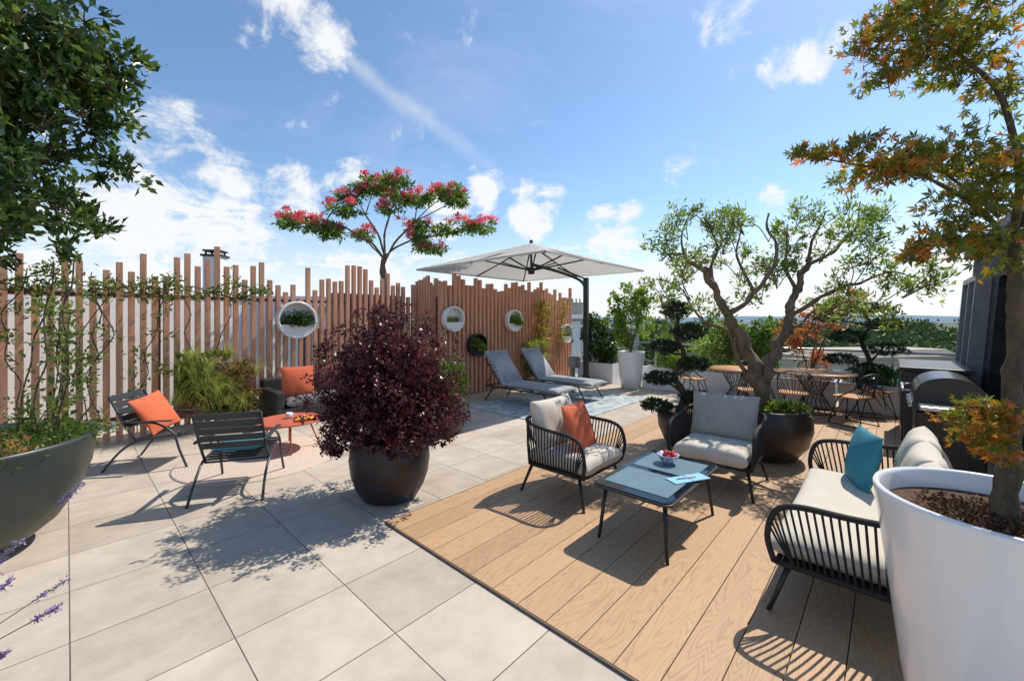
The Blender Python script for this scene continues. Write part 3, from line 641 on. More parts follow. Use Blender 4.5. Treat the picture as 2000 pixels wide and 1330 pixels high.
shrub('light_green_shrub','airy light green upright shrub in tall white pot',9.5,4.75,.87,[(-.3,0,.9,.3,.3,.5),(.25,0,.9,.35,.3,.55),(0,0,1.3,.35,.3,.5),(-.15,.1,.5,.3,.3,.35),(.4,0,1.5,.2,.2,.35),(-.4,0,1.45,.15,.15,.3)],3400,.09,.045,l_bright,42,cs=.2)
shrub('variegated_shrub','grey-green variegated rounded shrub in white planter',10.1,2.9,.5,[(0,0,.55,.55,.5,.5),(.2,0,.9,.35,.35,.3)],4500,.07,.03,l_olive,43,cs=.22,shell=3)
shrub('green_shrub','slender green leafy shrub at the terrace railing',10.2,4.1,.5,[(0,0,.8,.3,.3,.6),(.1,0,1.4,.22,.22,.4)],1500,.08,.03,l_olive,44,cs=.22)
shrub('green_shrub','dark green shrub behind the dining area',10.2,2.2,.5,[(0,0,.5,.5,.4,.4),(-.3,.3,.8,.4,.4,.35),(.3,0,.9,.4,.3,.3)],4000,.08,.035,l_silk,45,cs=.22)
shrub('red_maple_shrub','orange red maple shrub in white planter by railing',10.1,1.2,.5,[(-.2,.1,.9,.35,.3,.45),(.2,0,1.2,.4,.35,.4),(.5,-.2,1.5,.35,.3,.25),(.1,0,.4,.3,.3,.3)],2200,.08,.03,l_red,46,cs=.25)
shrub('green_shrub','low green shrub in white planter by railing',10.1,.2,.5,[(0,0,.15,.5,.4,.2),(.3,-.3,.12,.4,.3,.16)],1800,.07,.03,l_dark,47,cs=.25)
shrub('green_shrub','bright green low planting in white planter',10.0,3.9,.45,[(0,0,.25,.4,.4,.25)],1600,.07,.03,l_bright,48,cs=.25)
t=thing('small_dark_pot','small dark round pot on the paving','planter',(-.95,6.2,0))
b=MB(); b.lathe([(.001,0),(.15,0),(.22,.1),(.25,.28),(.22,.4),(.2,.4),(.19,.36)],40); obj('pot_body',b,m_brown,t); b=MB(); b.lathe([(.001,.36),(.195,.36)],24); obj('soil',b,m_soil,t)
t=thing('box_shrub','clipped bright green shrub in small dark pot','shrub',(-.95,6.2,.36))
b=MB(); b.tube([(0,0,0),(0,0,.4)],.02,6); obj('trunk',b,m_bark,t); foliage('crown',[(0,0,.4,.25,.25,.36)],3500,.035,.02,l_bright,t,seed=2,cs=.25,shell=4)
foliage('dark_crown',[(.02,.0,.4,.24,.24,.35)],2500,.035,.02,l_dark,t,seed=22,cs=.25,shell=3)

t=thing('metal_railing','grey metal railing along the terrace edge','railing',D(10.75,-1.2),TH+R(90))
b=MB(); b.tube([(0,0,1.08),(8.2,0,1.08)],.024,8)
for z in(.35,.6,.85): b.tube([(0,0,z),(8.2,0,z)],.009,6)
obj('rail',b,m_steel,t)
b=MB(); 
for i in range(8): b.box((i*1.17+.01,0,.54),(.04,.04,1.08))
obj('posts',b,m_steel,t)

t=thing('penthouse_wall','dark slate clad roof storey with recessed door','building',D(5.2,-.86),TH)
b=MB(); L_=5.4
lean=.20; H=2.85
segs=[(0,1.5),(2.9,L_)]
for x0,x1 in segs:
    b.add([(x0,0,0),(x1,0,0),(x1,-lean,H),(x0,-lean,H),(x0,-2.4,0),(x1,-2.4,0),(x1,-2.4,H),(x0,-2.4,H)],[(1,0,3,2),(0,4,7,3),(4,5,6,7),(5,1,2,6),(3,7,6,2)],False)
b.add([(1.5,-.16,2.25),(2.9,-.16,2.25),(2.9,-lean,H),(1.5,-lean,H),(1.5,-2.4,2.25),(2.9,-2.4,2.25),(2.9,-2.4,H),(1.5,-2.4,H)],[(1,0,3,2),(0,1,5,4),(3,7,6,2)],False)
def slate():
    M=bpy.data.materials.new('slate_tiles'); tt,N,L=nt(M); p=N['Principled BSDF']; tc=N.new('ShaderNodeTexCoord'); mpn=N.new('ShaderNodeMapping'); mpn.inputs['Rotation'].default_value=(R(90),0,0); L.new(tc.outputs['Object'],mpn.inputs[0])
    br=N.new('ShaderNodeTexBrick'); br.inputs['Scale'].default_value=4; br.inputs['Mortar Size'].default_value=.012; br.inputs['Color1'].default_value=(.03,.031,.035,1); br.inputs['Color2'].default_value=(.055,.055,.06,1); br.inputs['Mortar'].default_value=(.008,.008,.01,1); L.new(mpn.outputs[0],br.inputs[0])
    L.new(br.outputs[0],p.inputs['Base Color']); p.inputs['Roughness'].default_value=.75; p.inputs['Specular IOR Level'].default_value=.25; return M
obj('wall',b,slate(),t)
m_fas=mat('dark_grey_fascia',(.10,.105,.115),.6)
b=MB(); b.box((L_/2,-1.3,H+.05),(L_+.16,2.3,.1)); b.box((L_/2,-lean+.06,H-.04),(L_+.2,.12,.12)); obj('roof',b,m_fas,t,bevel=.01)
b=MB(); b.box((2.2,-.40,1.1),(1.3,.05,2.2)); d_=obj('door',b,m_pane,t)
b=MB()
for x in(1.53,2.2,2.87): b.box((x,-.33,1.12),(.06,.12,2.24))
b.box((2.2,-.33,2.22),(1.4,.13,.06)); obj('frame',b,m_black,d_)
Mw=Matrix.Translation((4.1,-.06,1.45))@Matrix.Rotation(math.atan2(lean,H),4,'X')
b=MB(); b.box((0,0,0),(1.3,.1,1.6),Mw)
w_=obj('window',b,m_blackg,t)
b=MB()
for q in(-.68,0,.68): b.box((q,.03,0),(.07,.16,1.7),Mw)
for q in(-.84,.84): b.box((0,.03,q),(1.28,.165,.08),Mw)
obj('frame',b,m_grey,w_)

# ------------------------------------------------------------ furniture
def rope_seat(name,label,cat,W_,Dp,loc,rot,group=None,ncush=1,mseat=None,mback=None,arm_only=False):
    t=thing(name,label,cat,loc,rot,group); w=W_/2; d=Dp/2
    path=[(-w+.02,-d+.02,.30),(-w,-d-.01,.45),(-w,-d+.03,.60),(-w,-d+.14,.655),(-w,0,.665),(-w,d-.15,.69),(-w+.05,d-.03,.71),(-w+.2,d+.02,.72),(w-.2,d+.02,.72),(w-.05,d-.03,.71),(w,d-.15,.69),(w,0,.665),(w,-d+.14,.655),(w,-d+.03,.60),(w,-d-.01,.45),(w-.02,-d+.02,.30)]
    p=catmull(path,6)
    b=MB(); b.tube(p,.017,8); 
    fr=[(-w+.04,-d+.03),(-w+.04,d-.1),(-w+.14,d-.04),(w-.14,d-.04),(w-.04,d-.1),(w-.04,-d+.03)]
    b.tube([(x,y,.29) for x,y in fr],.016,8,closed=True)
    b.box((0,0,.285),(W_-.1,Dp-.1,.02))
    obj('frame',b,m_rope,t)
    b=MB(); seg=[0]
    for i in range(1,len(p)): seg.append(seg[-1]+(p[i]-p[i-1]).length)
    n=int(seg[-1]/.036); k=0
    for s in range(3,n-2):
        q=seg[-1]*s/n
        while seg[k+1]<q: k+=1
        u=(q-seg[k])/(seg[k+1]-seg[k]); pt=p[k].lerp(p[k+1],u)
        if pt.z<.5: continue
        x=max(-w+.04,min(w-.04,pt.x)); y=max(-d+.04,min(d-.05,pt.y))
        if abs(pt.x)>w-.08: y=y*.86+.03
        else: x*=.95
        b.tube([pt,(pt.x*.5+x*.5+(0.012 if pt.x>0 else -.012),pt.y*.5+y*.5,(pt.z+.29)/2),(x,y,.29)],.0065,5)
    obj('woven_rope',b,m_rope,t)
    for sx in(-1,1):
        for sy in(-1,1):
            b=MB(); b.tube([(sx*(w-.07),sy*(d-.09),.29),(sx*(w-.0),sy*(d-.0)+.01*sy,.0)],[.017,.012],10); obj('leg',b,m_black,t)
    sw=(W_-.12)/ncush
    b=MB(); b.pad((0,-.03,.37),(W_-.09,Dp-.03,.17),p=14,crown=.12,n=18); obj('seat_cushion',b,mseat or m_cush,t)
    for i in range(ncush):
        cx=-W_/2+.06+sw*(i+.5)
        M=Matrix.Translation((cx,d-.13,.66))@Matrix.Rotation(R(-14+2*(i%2)),4,'X')@Matrix.Rotation(R(90),4,'X')
        b=MB(); b.pad((0,0,0),(sw+.01,.48,.2),M,p=8,crown=.4,seed=i,n=18); obj('back_cushion',b,mback or m_cush,t)
    return t
def pillow(label,m,loc,rot,w=.42,h=.42,th=.15,tilt=-25,roll=0):
    M=Matrix.Rotation(R(tilt),4,'X')@Matrix.Rotation(R(90),4,'X')@Matrix.Rotation(R(roll),4,'Z')
    b=MB(); b.pad((0,0,0),(w,h,th),M,p=2.5,crown=.5,n=18,seed=len(label))
    o=obj('throw_pillow',b,m,loc=loc,rot=rot); o['label']=label; o['category']='cushion'; o['group']='throw pillows on the seats'
A=D(3.42,2.33)
rope_seat('rope_armchair','black rope armchair with light cushions on the deck','armchair',.74,.72,A,TH,'black rope armchairs around the coffee table',mback=m_cush)
pillow('square orange throw pillow leaning in rope armchair',m_orange,(A[0]+.06,A[1]-.02,.66),TH+R(5),w=.45,h=.45,tilt=-20)
rB=math.atan2(-.76,-.65)+R(90)
rope_seat('rope_armchair','black rope armchair with plump grey back cushion','armchair',.78,.72,(2.16,4.3,0),rB,'black rope armchairs around the coffee table',mback=m_cushg)
SL=D(3.63,.13)
rope_seat('rope_sofa','black rope sofa with cream seat and back cushions','sofa',1.72,.78,SL,TH+math.pi,ncush=3)
q=D(4.12,.16); pillow('square teal throw pillow on the rope sofa',m_teal,(q[0],q[1],.64),TH+math.pi+R(20),w=.45,h=.45,tilt=-12)
ct=(1.205,3.37)
t=thing('coffee_table','low black coffee table with inset blue-grey glass top','table',(*ct,0),TH)
def rrect(w,h,r,n=8):
    o=[]
    for cx,cy,a0 in((w/2-r,h/2-r,0),(-w/2+r,h/2-r,90),(-w/2+r,-h/2+r,180),(w/2-r,-h/2+r,270)):
        for i in range(n+1):
            a=R(a0+90*i/n); o.append((cx+r*math.cos(a),cy+r*math.sin(a)))
    return o
def slab(b,out,z0,z1):
    n=len(out); b.add([(x,y,z0) for x,y in out]+[(x,y,z1) for x,y in out],[tuple(range(n))[::-1],tuple(range(n,2*n))]+[(i,(i+1)%n,n+(i+1)%n,n+i) for i in range(n)],False)
b=MB(); slab(b,rrect(1.1,.62,.07),.425,.442); obj('frame',b,m_black,t,bevel=.003)
b=MB(); slab(b,rrect(1.07,.59,.06),.4421,.450); obj('glass_top',b,m_glass,t,bevel=.002)
b=MB(); slab(b,rrect(.40,.50,.004,2),.4505,.4535)
b.v=[(x-.24,y,z) for x,y,z in b.v]; n0=len(b.v); slab(b,rrect(.40,.50,.004,2),.4505,.4535); b.v=b.v[:n0]+[(x+.24,y,z) for x,y,z in b.v[n0:]]
obj('inset_panel',b,m_mat,t)
for sx in(-1,1):
    for sy in(-1,1):
        b=MB(); b.tube([(sx*.44,sy*.23,.425),(sx*.49,sy*.27,0)],[.017,.012],10); obj('leg',b,m_black,t)
def bowl_mat():
    M=bpy.data.materials.new('blue_white_pattern_ceramic'); tt,N,L=nt(M); p=N['Principled BSDF']; tc=N.new('ShaderNodeTexCoord'); w=N.new('ShaderNodeTexVoronoi'); w.inputs['Scale'].default_value=55; L.new(tc.outputs['Object'],w.inputs[0])
    cr=N.new('ShaderNodeValToRGB'); e=cr.color_ramp.elements; e[0].position=.35; e[0].color=(.02,.10,.35,1); e[1].position=.55; e[1].color=(.6,.65,.7,1); L.new(w.outputs['Distance'],cr.inputs[0]); L.new(cr.outputs[0],p.inputs['Base Color']); p.inputs['Roughness'].default_value=.2; return M
bx=(1.36,3.58)
t=thing('ceramic_bowl','blue and white patterned ceramic bowl on coffee table','bowl',(*bx,.4535))
b=MB(); b.lathe([(.001,.004),(.035,.0),(.04,.01),(.07,.035),(.09,.07),(.094,.08),(.088,.08),(.066,.04),(.03,.015),(.001,.013)],40); obj('bowl_body',b,bowl_mat(),t)
m_str=mat('strawberry_red',(.55,.02,.025),.3,var=.25,ns=60,bump=.3,bs=300)
g=random.Random(3)
for i in range(19):
    a=g.uniform(0,6.28); r_=.062*math.sqrt(g.random()); z=.055+(.05 if i>11 else 0)*(1-r_/.09)+g.uniform(0,.015)
    b=MB(); b.lathe([(.0005,-.02),(.009,-.012),(.015,0),(.016,.008),(.01,.014),(.0005,.015)],12); 
    o=obj('strawberry',b,m_str,loc=(bx[0]+r_*math.cos(a),bx[1]+r_*math.sin(a),.4535+z),rot=(g.uniform(0,3),g.uniform(0,3),0)); o['label']='fresh red strawberry in the ceramic bowl'; o['category']='strawberry'; o['group']='strawberries in a bowl'
nb=(1.38,3.22)
t=thing('notebook','open pale blue notebook on the coffee table','notebook',(*nb,.4540),TH-R(28))
b=MB(); b.box((-.085,0,.004),(.165,.12,.006)); obj('left_page',b,m_book,t,bevel=.001)
b=MB(); b.box((.085,0,.005),(.165,.12,.008)); obj('right_page',b,m_book,t,bevel=.001)
b=MB(); b.tube([(-.1,.02,0),(.06,-.02,0)],.0035,6); o=obj('pencil',b,m_red,loc=(nb[0],nb[1],.4668),rot=TH-R(20)); o['label']='red pencil resting on the open notebook'; o['category']='pencil'

def slat_chair(loc,rot,label):
    t=thing('slatted_armchair',label,'chair',loc,rot,'charcoal slatted metal armchairs')
    b=MB()
    for s in(-1,1):
        x=s*.29
        b.tube(catmull([(x*1.04,-.42,0),(x,-.33,.22),(x,-.27,.40),(x,-.1,.52),(x,.1,.54),(x,.3,.55)],4),.0125,8)
        b.tube(catmull([(x*1.04,.43,0),(x,.28,.2),(x,.12,.32),(x*.95,-.1,.36),(x*.95,-.3,.385)],4),.0125,8)
        b.tube([(x*.95,.1,.31),(x*.95,.22,.5),(x*.95,.38,.83)],.0125,8)
        b.box((x,.0,.548),(.045,.5,.012),Matrix.Translation((0,0,0)))
    b.tube([(-.275,-.3,.37),(.275,-.3,.37)],.011,8); b.tube([(-.275,.12,.31),(.275,.12,.31)],.011,8)
    obj('frame',b,m_char,t)
    b=MB()
    for i in range(8):
        y=-.32+i*.062; b.box((0,y,.392-.008*i),(.52,.048,.012))
    obj('seat',b,m_char,t,bevel=.002)
    b=MB()
    for i in range(5):
        u=.1+i*.085; 
        M=Matrix.Translation((0,.20+(u)*.42,.43+u*.9-.02))@Matrix.Rotation(R(-25),4,'X'); b.box((0,0,0),(.535,.012,.068),M)
    obj('backrest',b,m_char,t,bevel=.002); return t
f2=math.atan2(.86,-.26)+R(90); f1=math.atan2(.17,.98)+R(90)
slat_chair((-2.77,4.2,0),f2,'charcoal metal slatted armchair with teal cushion on rug')
slat_chair((-4.2,4.95,0),f1,'charcoal metal slatted armchair with orange pillow')
pillow('square orange throw pillow on slatted armchair',m_orange,(-4.27,4.93,.60),f1+R(-8),w=.47,h=.47,tilt=-30,roll=8)
b=MB(); b.pad((0,0,0),(.44,.42,.1),p=5,crown=.3); o=obj('seat_pad',b,m_teal,loc=(-2.79,4.27,.435),rot=f2); o['label']='teal seat cushion on slatted metal armchair'; o['category']='cushion'

t=thing('round_side_table','coral red round metal table with perforated top','table',(-2.93,5.42,0))
b=MB(); b.lathe([(.001,.372),(.385,.372),(.395,.376),(.397,.388),(.392,.394),(.38,.39),(.001,.388)],56)
def perf():
    M=bpy.data.materials.new('perforated_red_metal'); tt,N,L=nt(M); p=N['Principled BSDF']; tc=N.new('ShaderNodeTexCoord'); w=N.new('ShaderNodeTexVoronoi'); w.inputs['Scale'].default_value=32; w.inputs['Randomness'].default_value=0; L.new(tc.outputs['Object'],w.inputs[0])
    ln=N.new('ShaderNodeVectorMath'); ln.operation='LENGTH'; L.new(tc.outputs['Object'],ln.inputs[0])
    hole=math_(N,L,'LESS_THAN',w.outputs['Distance'],.3); inner=math_(N,L,'LESS_THAN',ln.outputs['Value'],.47)
    f=math_(N,L,'MULTIPLY',hole,inner); mx=N.new('ShaderNodeMixRGB'); L.new(f,mx.inputs[0]); mx.inputs[1].default_value=(.50,.115,.065,1); mx.inputs[2].default_value=(.10,.03,.02,1); L.new(mx.outputs[0],p.inputs['Base Color']); p.inputs['Roughness'].default_value=.5; return M
obj('table_top',b,perf(),t)
for i in range(4):
    a=R(30+90*i); b=MB(); b.tube([(.22*math.cos(a),.22*math.sin(a),.375),(.36*math.cos(a),.36*math.sin(a),0)],.010,8); obj('leg',b,m_red,t)
b=MB(); b.lathe([(.001,.003),(.032,0),(.038,.01),(.042,.07),(.039,.07),(.034,.012),(.001,.01)],28); b.tube(catmull([(.04,0,.058),(.065,0,.05),(.065,0,.025),(.037,0,.018)],4),.005,6)
o=obj('mug',b,m_pot,loc=(-2.98,5.5,.392)); o['label']='small white ceramic mug on the red table'; o['category']='mug'
b=MB(); b.box((0,0,.012),(.22,.15,.024)); o=obj('book',b,mat('yellow_orange_cover',(.75,.33,.03),.5,var=.3,ns=12),loc=(-2.72,5.38,.3945),rot=.5,bevel=.002); o['label']='yellow and orange paperback on the red table'; o['category']='book'
b=MB(); b.lathe([(.001,.014),(.85,.014),(.87,.008),(.87,.002)],72); o=obj('round_rug',b,rug_mat('pale_woven_rug',(.50,.38,.31),(.66,.54,.45),'rings'),loc=(-3.10,5.08,0)); o['label']='round pale pink woven outdoor rug under chairs'; o['category']='rug'
b=MB(); b.box((0,0,.009),(3.2,2.3,.014)); o=obj('rectangular_rug',b,rug_mat('blue_grey_rug',(.10,.19,.25),(.48,.51,.51),'v'),loc=D(6.9,5.0),rot=TH); o['label']='blue and grey patterned outdoor rug under loungers'; o['category']='rug'

t=thing('wicker_sofa','black wicker sofa with grey seat cushion against fence','sofa',D(3.25,7.42),TH)
m_wick=mat('black_wicker',(.022,.02,.02),.7,var=.6,ns=60,bump=1,bs=120)
b=MB(); b.box((0,0,.17),(2.1,.8,.26)); obj('base',b,m_wick,t,bevel=.03)
b=MB(); b.box((0,.34,.5),(2.1,.12,.44)); obj('backrest',b,m_wick,t,bevel=.04)
for s in(-1,1):
    b=MB(); b.box((s*.98,-.02,.42),(.15,.74,.3)); obj('armrest',b,m_wick,t,bevel=.04)
b=MB(); b.pad((0,-.06,.37),(1.8,.7,.17),p=14,crown=.1,n=18); obj('seat_cushion',b,mat('dark_grey_fabric',(.16,.16,.165),.95),t)
q=D(2.62,7.3); pillow('square orange throw pillow on wicker sofa',m_orange,(q[0],q[1],.68),TH-R(12),w=.5,h=.5,tilt=-15)
q=D(3.2,7.45); pillow('dark cushion leaning on wicker sofa back',mat('brown_red_fabric',(.16,.04,.03),.9),(q[0],q[1],.66),TH,w=.45,h=.45,tilt=-12)

def lounger(loc,rot,label):
    t=thing('sun_lounger',label,'lounger',loc,rot,'sun loungers on the patterned rug')
    b=MB()
    for s in(-1,1):
        b.tube([(s*.32,-1.25,.30),(s*.32,.6,.30)],.018,8); b.tube([(s*.32,.1,.30),(s*.32,.62,.86)],.014,8)
    for y in(-1.25,-.6,.1,.6): b.tube([(-.32,y,.30),(.32,y,.30)],.014,8)
    b.tube([(-.32,.62,.86),(.32,.62,.86)],.014,8); b.tube([(-.3,.4,.62),(-.3,.6,.3)],.01,6); b.tube([(.3,.4,.62),(.3,.6,.3)],.01,6)
    obj('frame',b,m_char,t)
    for s in(-1,1):
        b=MB(); b.tube(catmull([(s*.32,-.95,.3),(s*.34,-1.15,.0)],2),.016,8); obj('leg',b,m_char,t)
        b=MB(); b.tube(catmull([(s*.32,.35,.3),(s*.34,.6,.0)],2),.016,8); obj('leg',b,m_char,t)
    b=MB(); b.pad((0,-.58,.36),(.64,1.42,.1),p=14,crown=.1,n=18); obj('seat_cushion',b,m_check,t)
    b=MB(); b.pad((0,0,0),(.66,.88,.11),Matrix.Translation((0,.37,.68))@Matrix.Rotation(R(52),4,'X'),p=14,crown=.1,n=14); obj('back_cushion',b,m_check,t); return t
l1=lounger(D(6.35,5.72,.016),TH,'grey checked sun lounger with raised back on rug')
copy_thing(l1,D(7.5,5.72,.016),TH)

pc=(.45,9.6); rimz=2.88; pk=3.5
t=thing('cantilever_parasol','large square ecru cantilever parasol with dark pole','parasol',(2.0,11.1,0),TH)
ux,uy=(pc[0]-2.0),(pc[1]-11.1); lc=(ux*C+uy*S, -ux*S+uy*C)
hs=1.88; b=MB(); n=14
def canz(u,v):
    m_=max(abs(u),abs(v)); mn=min(abs(u),abs(v)); return pk-(pk-rimz)*(m_**1.0) -.05*math.sin(math.pi*m_)*(1-(mn/(m_+1e-6)))
vs=[];fs=[]
for i in range(2*n+1):
    for j in range(2*n+1):
        u=i/n-1; v=j/n-1; vs.append((lc[0]+u*hs,lc[1]+v*hs,canz(u,v)))
for i in range(2*n):
    for j in range(2*n): a=i*(2*n+1)+j; fs.append((a,a+2*n+1,a+2*n+2,a+1))
b.add(vs,fs,True); 
cn=[(-1,-1),(1,-1),(1,1),(-1,1)]
for i in range(4):
    p,q=cn[i],cn[(i+1)%4]; b.add([(lc[0]+p[0]*hs,lc[1]+p[1]*hs,rimz),(lc[0]+q[0]*hs,lc[1]+q[1]*hs,rimz),(lc[0]+q[0]*hs,lc[1]+q[1]*hs,rimz-.04),(lc[0]+p[0]*hs,lc[1]+p[1]*hs,rimz-.04)],[(0,1,2,3)],False)
obj('canopy',b,m_canopy,t)
b=MB(); hub=(lc[0],lc[1],2.85)
for (u,v) in cn+[(0,-1),(1,0),(0,1),(-1,0)]:
    e=(lc[0]+u*hs,lc[1]+v*hs,rimz-.03); b.tube([(lc[0],lc[1],pk-.06),e],.02,6)
    m_=(lc[0]+u*hs*.5,lc[1]+v*hs*.5,(pk+rimz)/2-.06); b.tube([hub,m_],.018,6)
b.lathe([(.001,-.08),(.07,-.08),(.085,0),(.07,.08),(.001,.08)],16,hub); b.tube([hub,(lc[0],lc[1],pk)],.028,8); b.lathe([(.04,0),(.04,.06),(.001,.08)],12,(lc[0],lc[1],pk))
obj('ribs',b,m_char,t)
b=MB(); b.box((0,0,1.45),(.10,.13,2.78)); obj('pole',b,m_char,t,bevel=.01)
b=MB(); b.tube(catmull([(0,0,2.55),(-.3,.0,2.75),(lc[0]*.5,lc[1]*.5,2.9),(lc[0],lc[1],3.0)],6),.04,8); b.tube([(0,0,2.8),(lc[0]*.55,lc[1]*.5,3.0)],.025,8); obj('arm',b,m_char,t)
b=MB(); b.box((0,0,.05),(.9,.9,.07)); b.lathe([(.12,.08),(.1,.2),(.08,.22)],20); obj('base',b,m_char,t,bevel=.01)

q=D(9.75,6.6); t=thing('hose_reel','grey garden hose reel box with red crank','hose reel',(q[0],q[1],0),TH)
b=MB(); b.sell((0,0,.52),(.34,.26,.36),.5); b.box((0,.05,.2),(.1,.1,.4)); obj('casing',b,m_grey,t)
b=MB(); b.tube([(.18,-.05,.52),(.24,-.05,.52),(.24,-.05,.6)],.015,6); obj('crank_handle',b,m_red,t)

def dtable(loc,r,label):
    t=thing('dining_table',label,'table',loc,0,'round dining tables'); b=MB(); b.lathe([(.001,.705),(r,.705),(r+.006,.715),(r,.735),(.001,.735)],48); obj('table_top',b,m_teak,t)
    b=MB()
    for i in range(20):
        a=2*math.pi*i/20; b.tube([(.30*math.cos(a),.30*math.sin(a),.70),(.12*math.cos(a+.5),.12*math.sin(a+.5),.35),(.33*math.cos(a+.9),.33*math.sin(a+.9),.0)],.006,5)
    b.tube([(.33*math.cos(2*math.pi*i/30),.33*math.sin(2*math.pi*i/30),.01) for i in range(30)],.008,6,closed=True); obj('wire_base',b,m_black,t)
dtable((5.55,7.55,.016),.62,'round teak topped dining table with wire base')
dtable((4.45,8.1,.016),.52,'second round teak dining table behind the olive')
def dchair(loc,rot,label):
    t=thing('wire_dining_chair',label,'chair',loc,rot,'black wire dining chairs with wooden seats')
    b=MB(); slab(b,rrect(.42,.42,.08),.44,.462); obj('seat',b,m_teak,t)
    b=MB(); top=catmull([(-.24,.16,.60),(-.22,.24,.78),(0,.28,.84),(.22,.24,.78),(.24,.16,.60)],5); 
    b.tube([(-.21,-.1,.44)]+[tuple(p) for p in top]+[(.21,-.1,.44)],.011,6)
    for i in range(13):
        u=i/12; x=-.2+.4*u; k=min(len(top)-1,int(u*(len(top)-1))); b.tube([(x*.9,.2,.44),tuple(top[k])],.006,5)
    obj('backrest',b,m_black,t)
    for s in(-1,1):
        b=MB(); b.tube([(s*.12,-.15,.44),(s*.22,-.24,.01),(s*.22,.24,.01),(s*.12,.12,.44)],.010,6); b.tube([(s*.2,.0,.44),(s*.22,-.24,.01)],.007,5); obj('leg',b,m_black,t)
    return t
c0=dchair((5.5,6.62,.016),R(200),'black wire dining chair with wooden seat')
for (x,y,a) in((6.35,7.2,-115+180),(5.0,8.35,20),(6.1,8.3,-30),(4.25,7.3,170),(3.85,8.7,40),(4.8,7.0,150)):
    copy_thing(c0,(x,y,.016),R(a))

t=thing('gas_grill','black gas barbecue with steel trim and side shelves','grill',D(6.2,-.40,.016),TH+math.pi)
b=MB(); b.box((0,.02,.42),(.75,.48,.68)); obj('cabinet',b,m_blackg,t,bevel=.01)
b=MB(); b.box((0,.02,.82),(.80,.52,.10)); obj('firebox',b,m_char,t,bevel=.01)
b=MB(); n=20; vs=[]
for s in(-.40,.40):
    for i in range(n+1):
        a=math.pi*i/n; vs.append((s,-.25*math.cos(a)+.02,.87+.25*math.sin(a)**.7))
b.add(vs,[(i,i+1,n+2+i,n+1+i) for i in range(n)],True); b.add(vs,[tuple(range(n+1)),tuple(range(n+1,2*n+2))[::-1]],False); hd=obj('hood',b,m_blackg,t)
b=MB(); b.tube([(-.33,-.31,.96),(.33,-.31,.96)],.014,8); b.tube([(-.3,-.31,.96),(-.3,-.23,.96)],.01,6); b.tube([(.3,-.31,.96),(.3,-.23,.96)],.01,6); obj('handle',b,m_steel,hd)
for s in(-1,1):
    b=MB(); b.box((s*.57,.02,.85),(.32,.44,.04)); obj('side_shelf',b,m_steel,t,bevel=.008)
for i in range(4):
    b=MB(); b.lathe([(.03,0),(.028,.03),(.001,.03)],16,M=Matrix.Translation((-.27+i*.18,-.242,.82))@Matrix.Rotation(R(90),4,'X')); obj('knob',b,m_steel,t)
for s in(-1,1):
    for u in(-1,1):
        b=MB(); b.lathe([(.001,-.015),(.045,-.015),(.045,.015),(.001,.015)],16,M=Matrix.Translation((s*.33,.02+u*.2,.045))@Matrix.Rotation(R(90),4,'Y')); obj('wheel',b,m_black,t)
t=thing('outdoor_cabinet','black outdoor kitchen cabinet with flat worktop','cabinet',D(8.4,-.42,.016),TH+math.pi)
b=MB(); b.box((0,0,.5),(1.5,.6,1.0)); obj('cabinet_body',b,m_char,t,bevel=.01)
b=MB(); b.box((0,0,1.03),(1.6,.68,.05)); obj('worktop',b,m_black,t,bevel=.008)
for s in(-1,1):
    b=MB(); b.box((s*.37,-.312,.5),(.7,.02,.9)); dd=obj('door',b,m_char,t,bevel=.004)
    b=MB(); b.tube([(s*.06,-.345,.55),(s*.06,-.345,.8)],.008,6); obj('handle',b,m_steel,dd)

t=thing('lavender_pot','small grey round pot of lavender','planter',(-2.1,1.25,0))
b=MB(); b.lathe([(.001,0),(.2,0),(.26,.25),(.27,.42),(.24,.42),(.23,.37)],40); obj('pot_body',b,m_green,t)
t=thing('lavender','flowering lavender with long arching purple spikes','plant',(-2.1,1.25,.37))
b=MB(); g=random.Random(9); fl=[]
b.lathe([(.001,0),(.22,0)],20)
ends=[(.66,.12,.78),(.6,-.02,.55),(.66,.05,.42),(.53,.02,.3),(.5,-.1,.42),(.56,.0,.17),(.48,.1,.6)]
ends+=[(g.uniform(-.3,.42),g.uniform(-.3,.3),g.uniform(.3,.7)) for _ in range(30)]
for e in ends:
    p=catmull([(e[0]*.15,e[1]*.15,0),(e[0]*.5,e[1]*.5,e[2]*.55),e],5); b.tube(p,.002,5)
    d=(p[-1]-p[-3]).normalized()
    for k in range(7):
        c=Vector(e)-d*.012*k*1.1; fl.append((c.x,c.y,c.z,.007))
obj('stems',b,mat('grey_green_stem',(.16,.20,.10),.8),t)
foliage('flowers',fl,5500,.009,.005,l_lav,t,seed=3,clumps=1500,cs=.6)
grass('leaves',[(0,0,0,160,.3,.7,0.1,0)],leafmat('grey_green_leaf',[(.10,.14,.08),(.2,.25,.15)],.2),t,seed=4,w=.003)

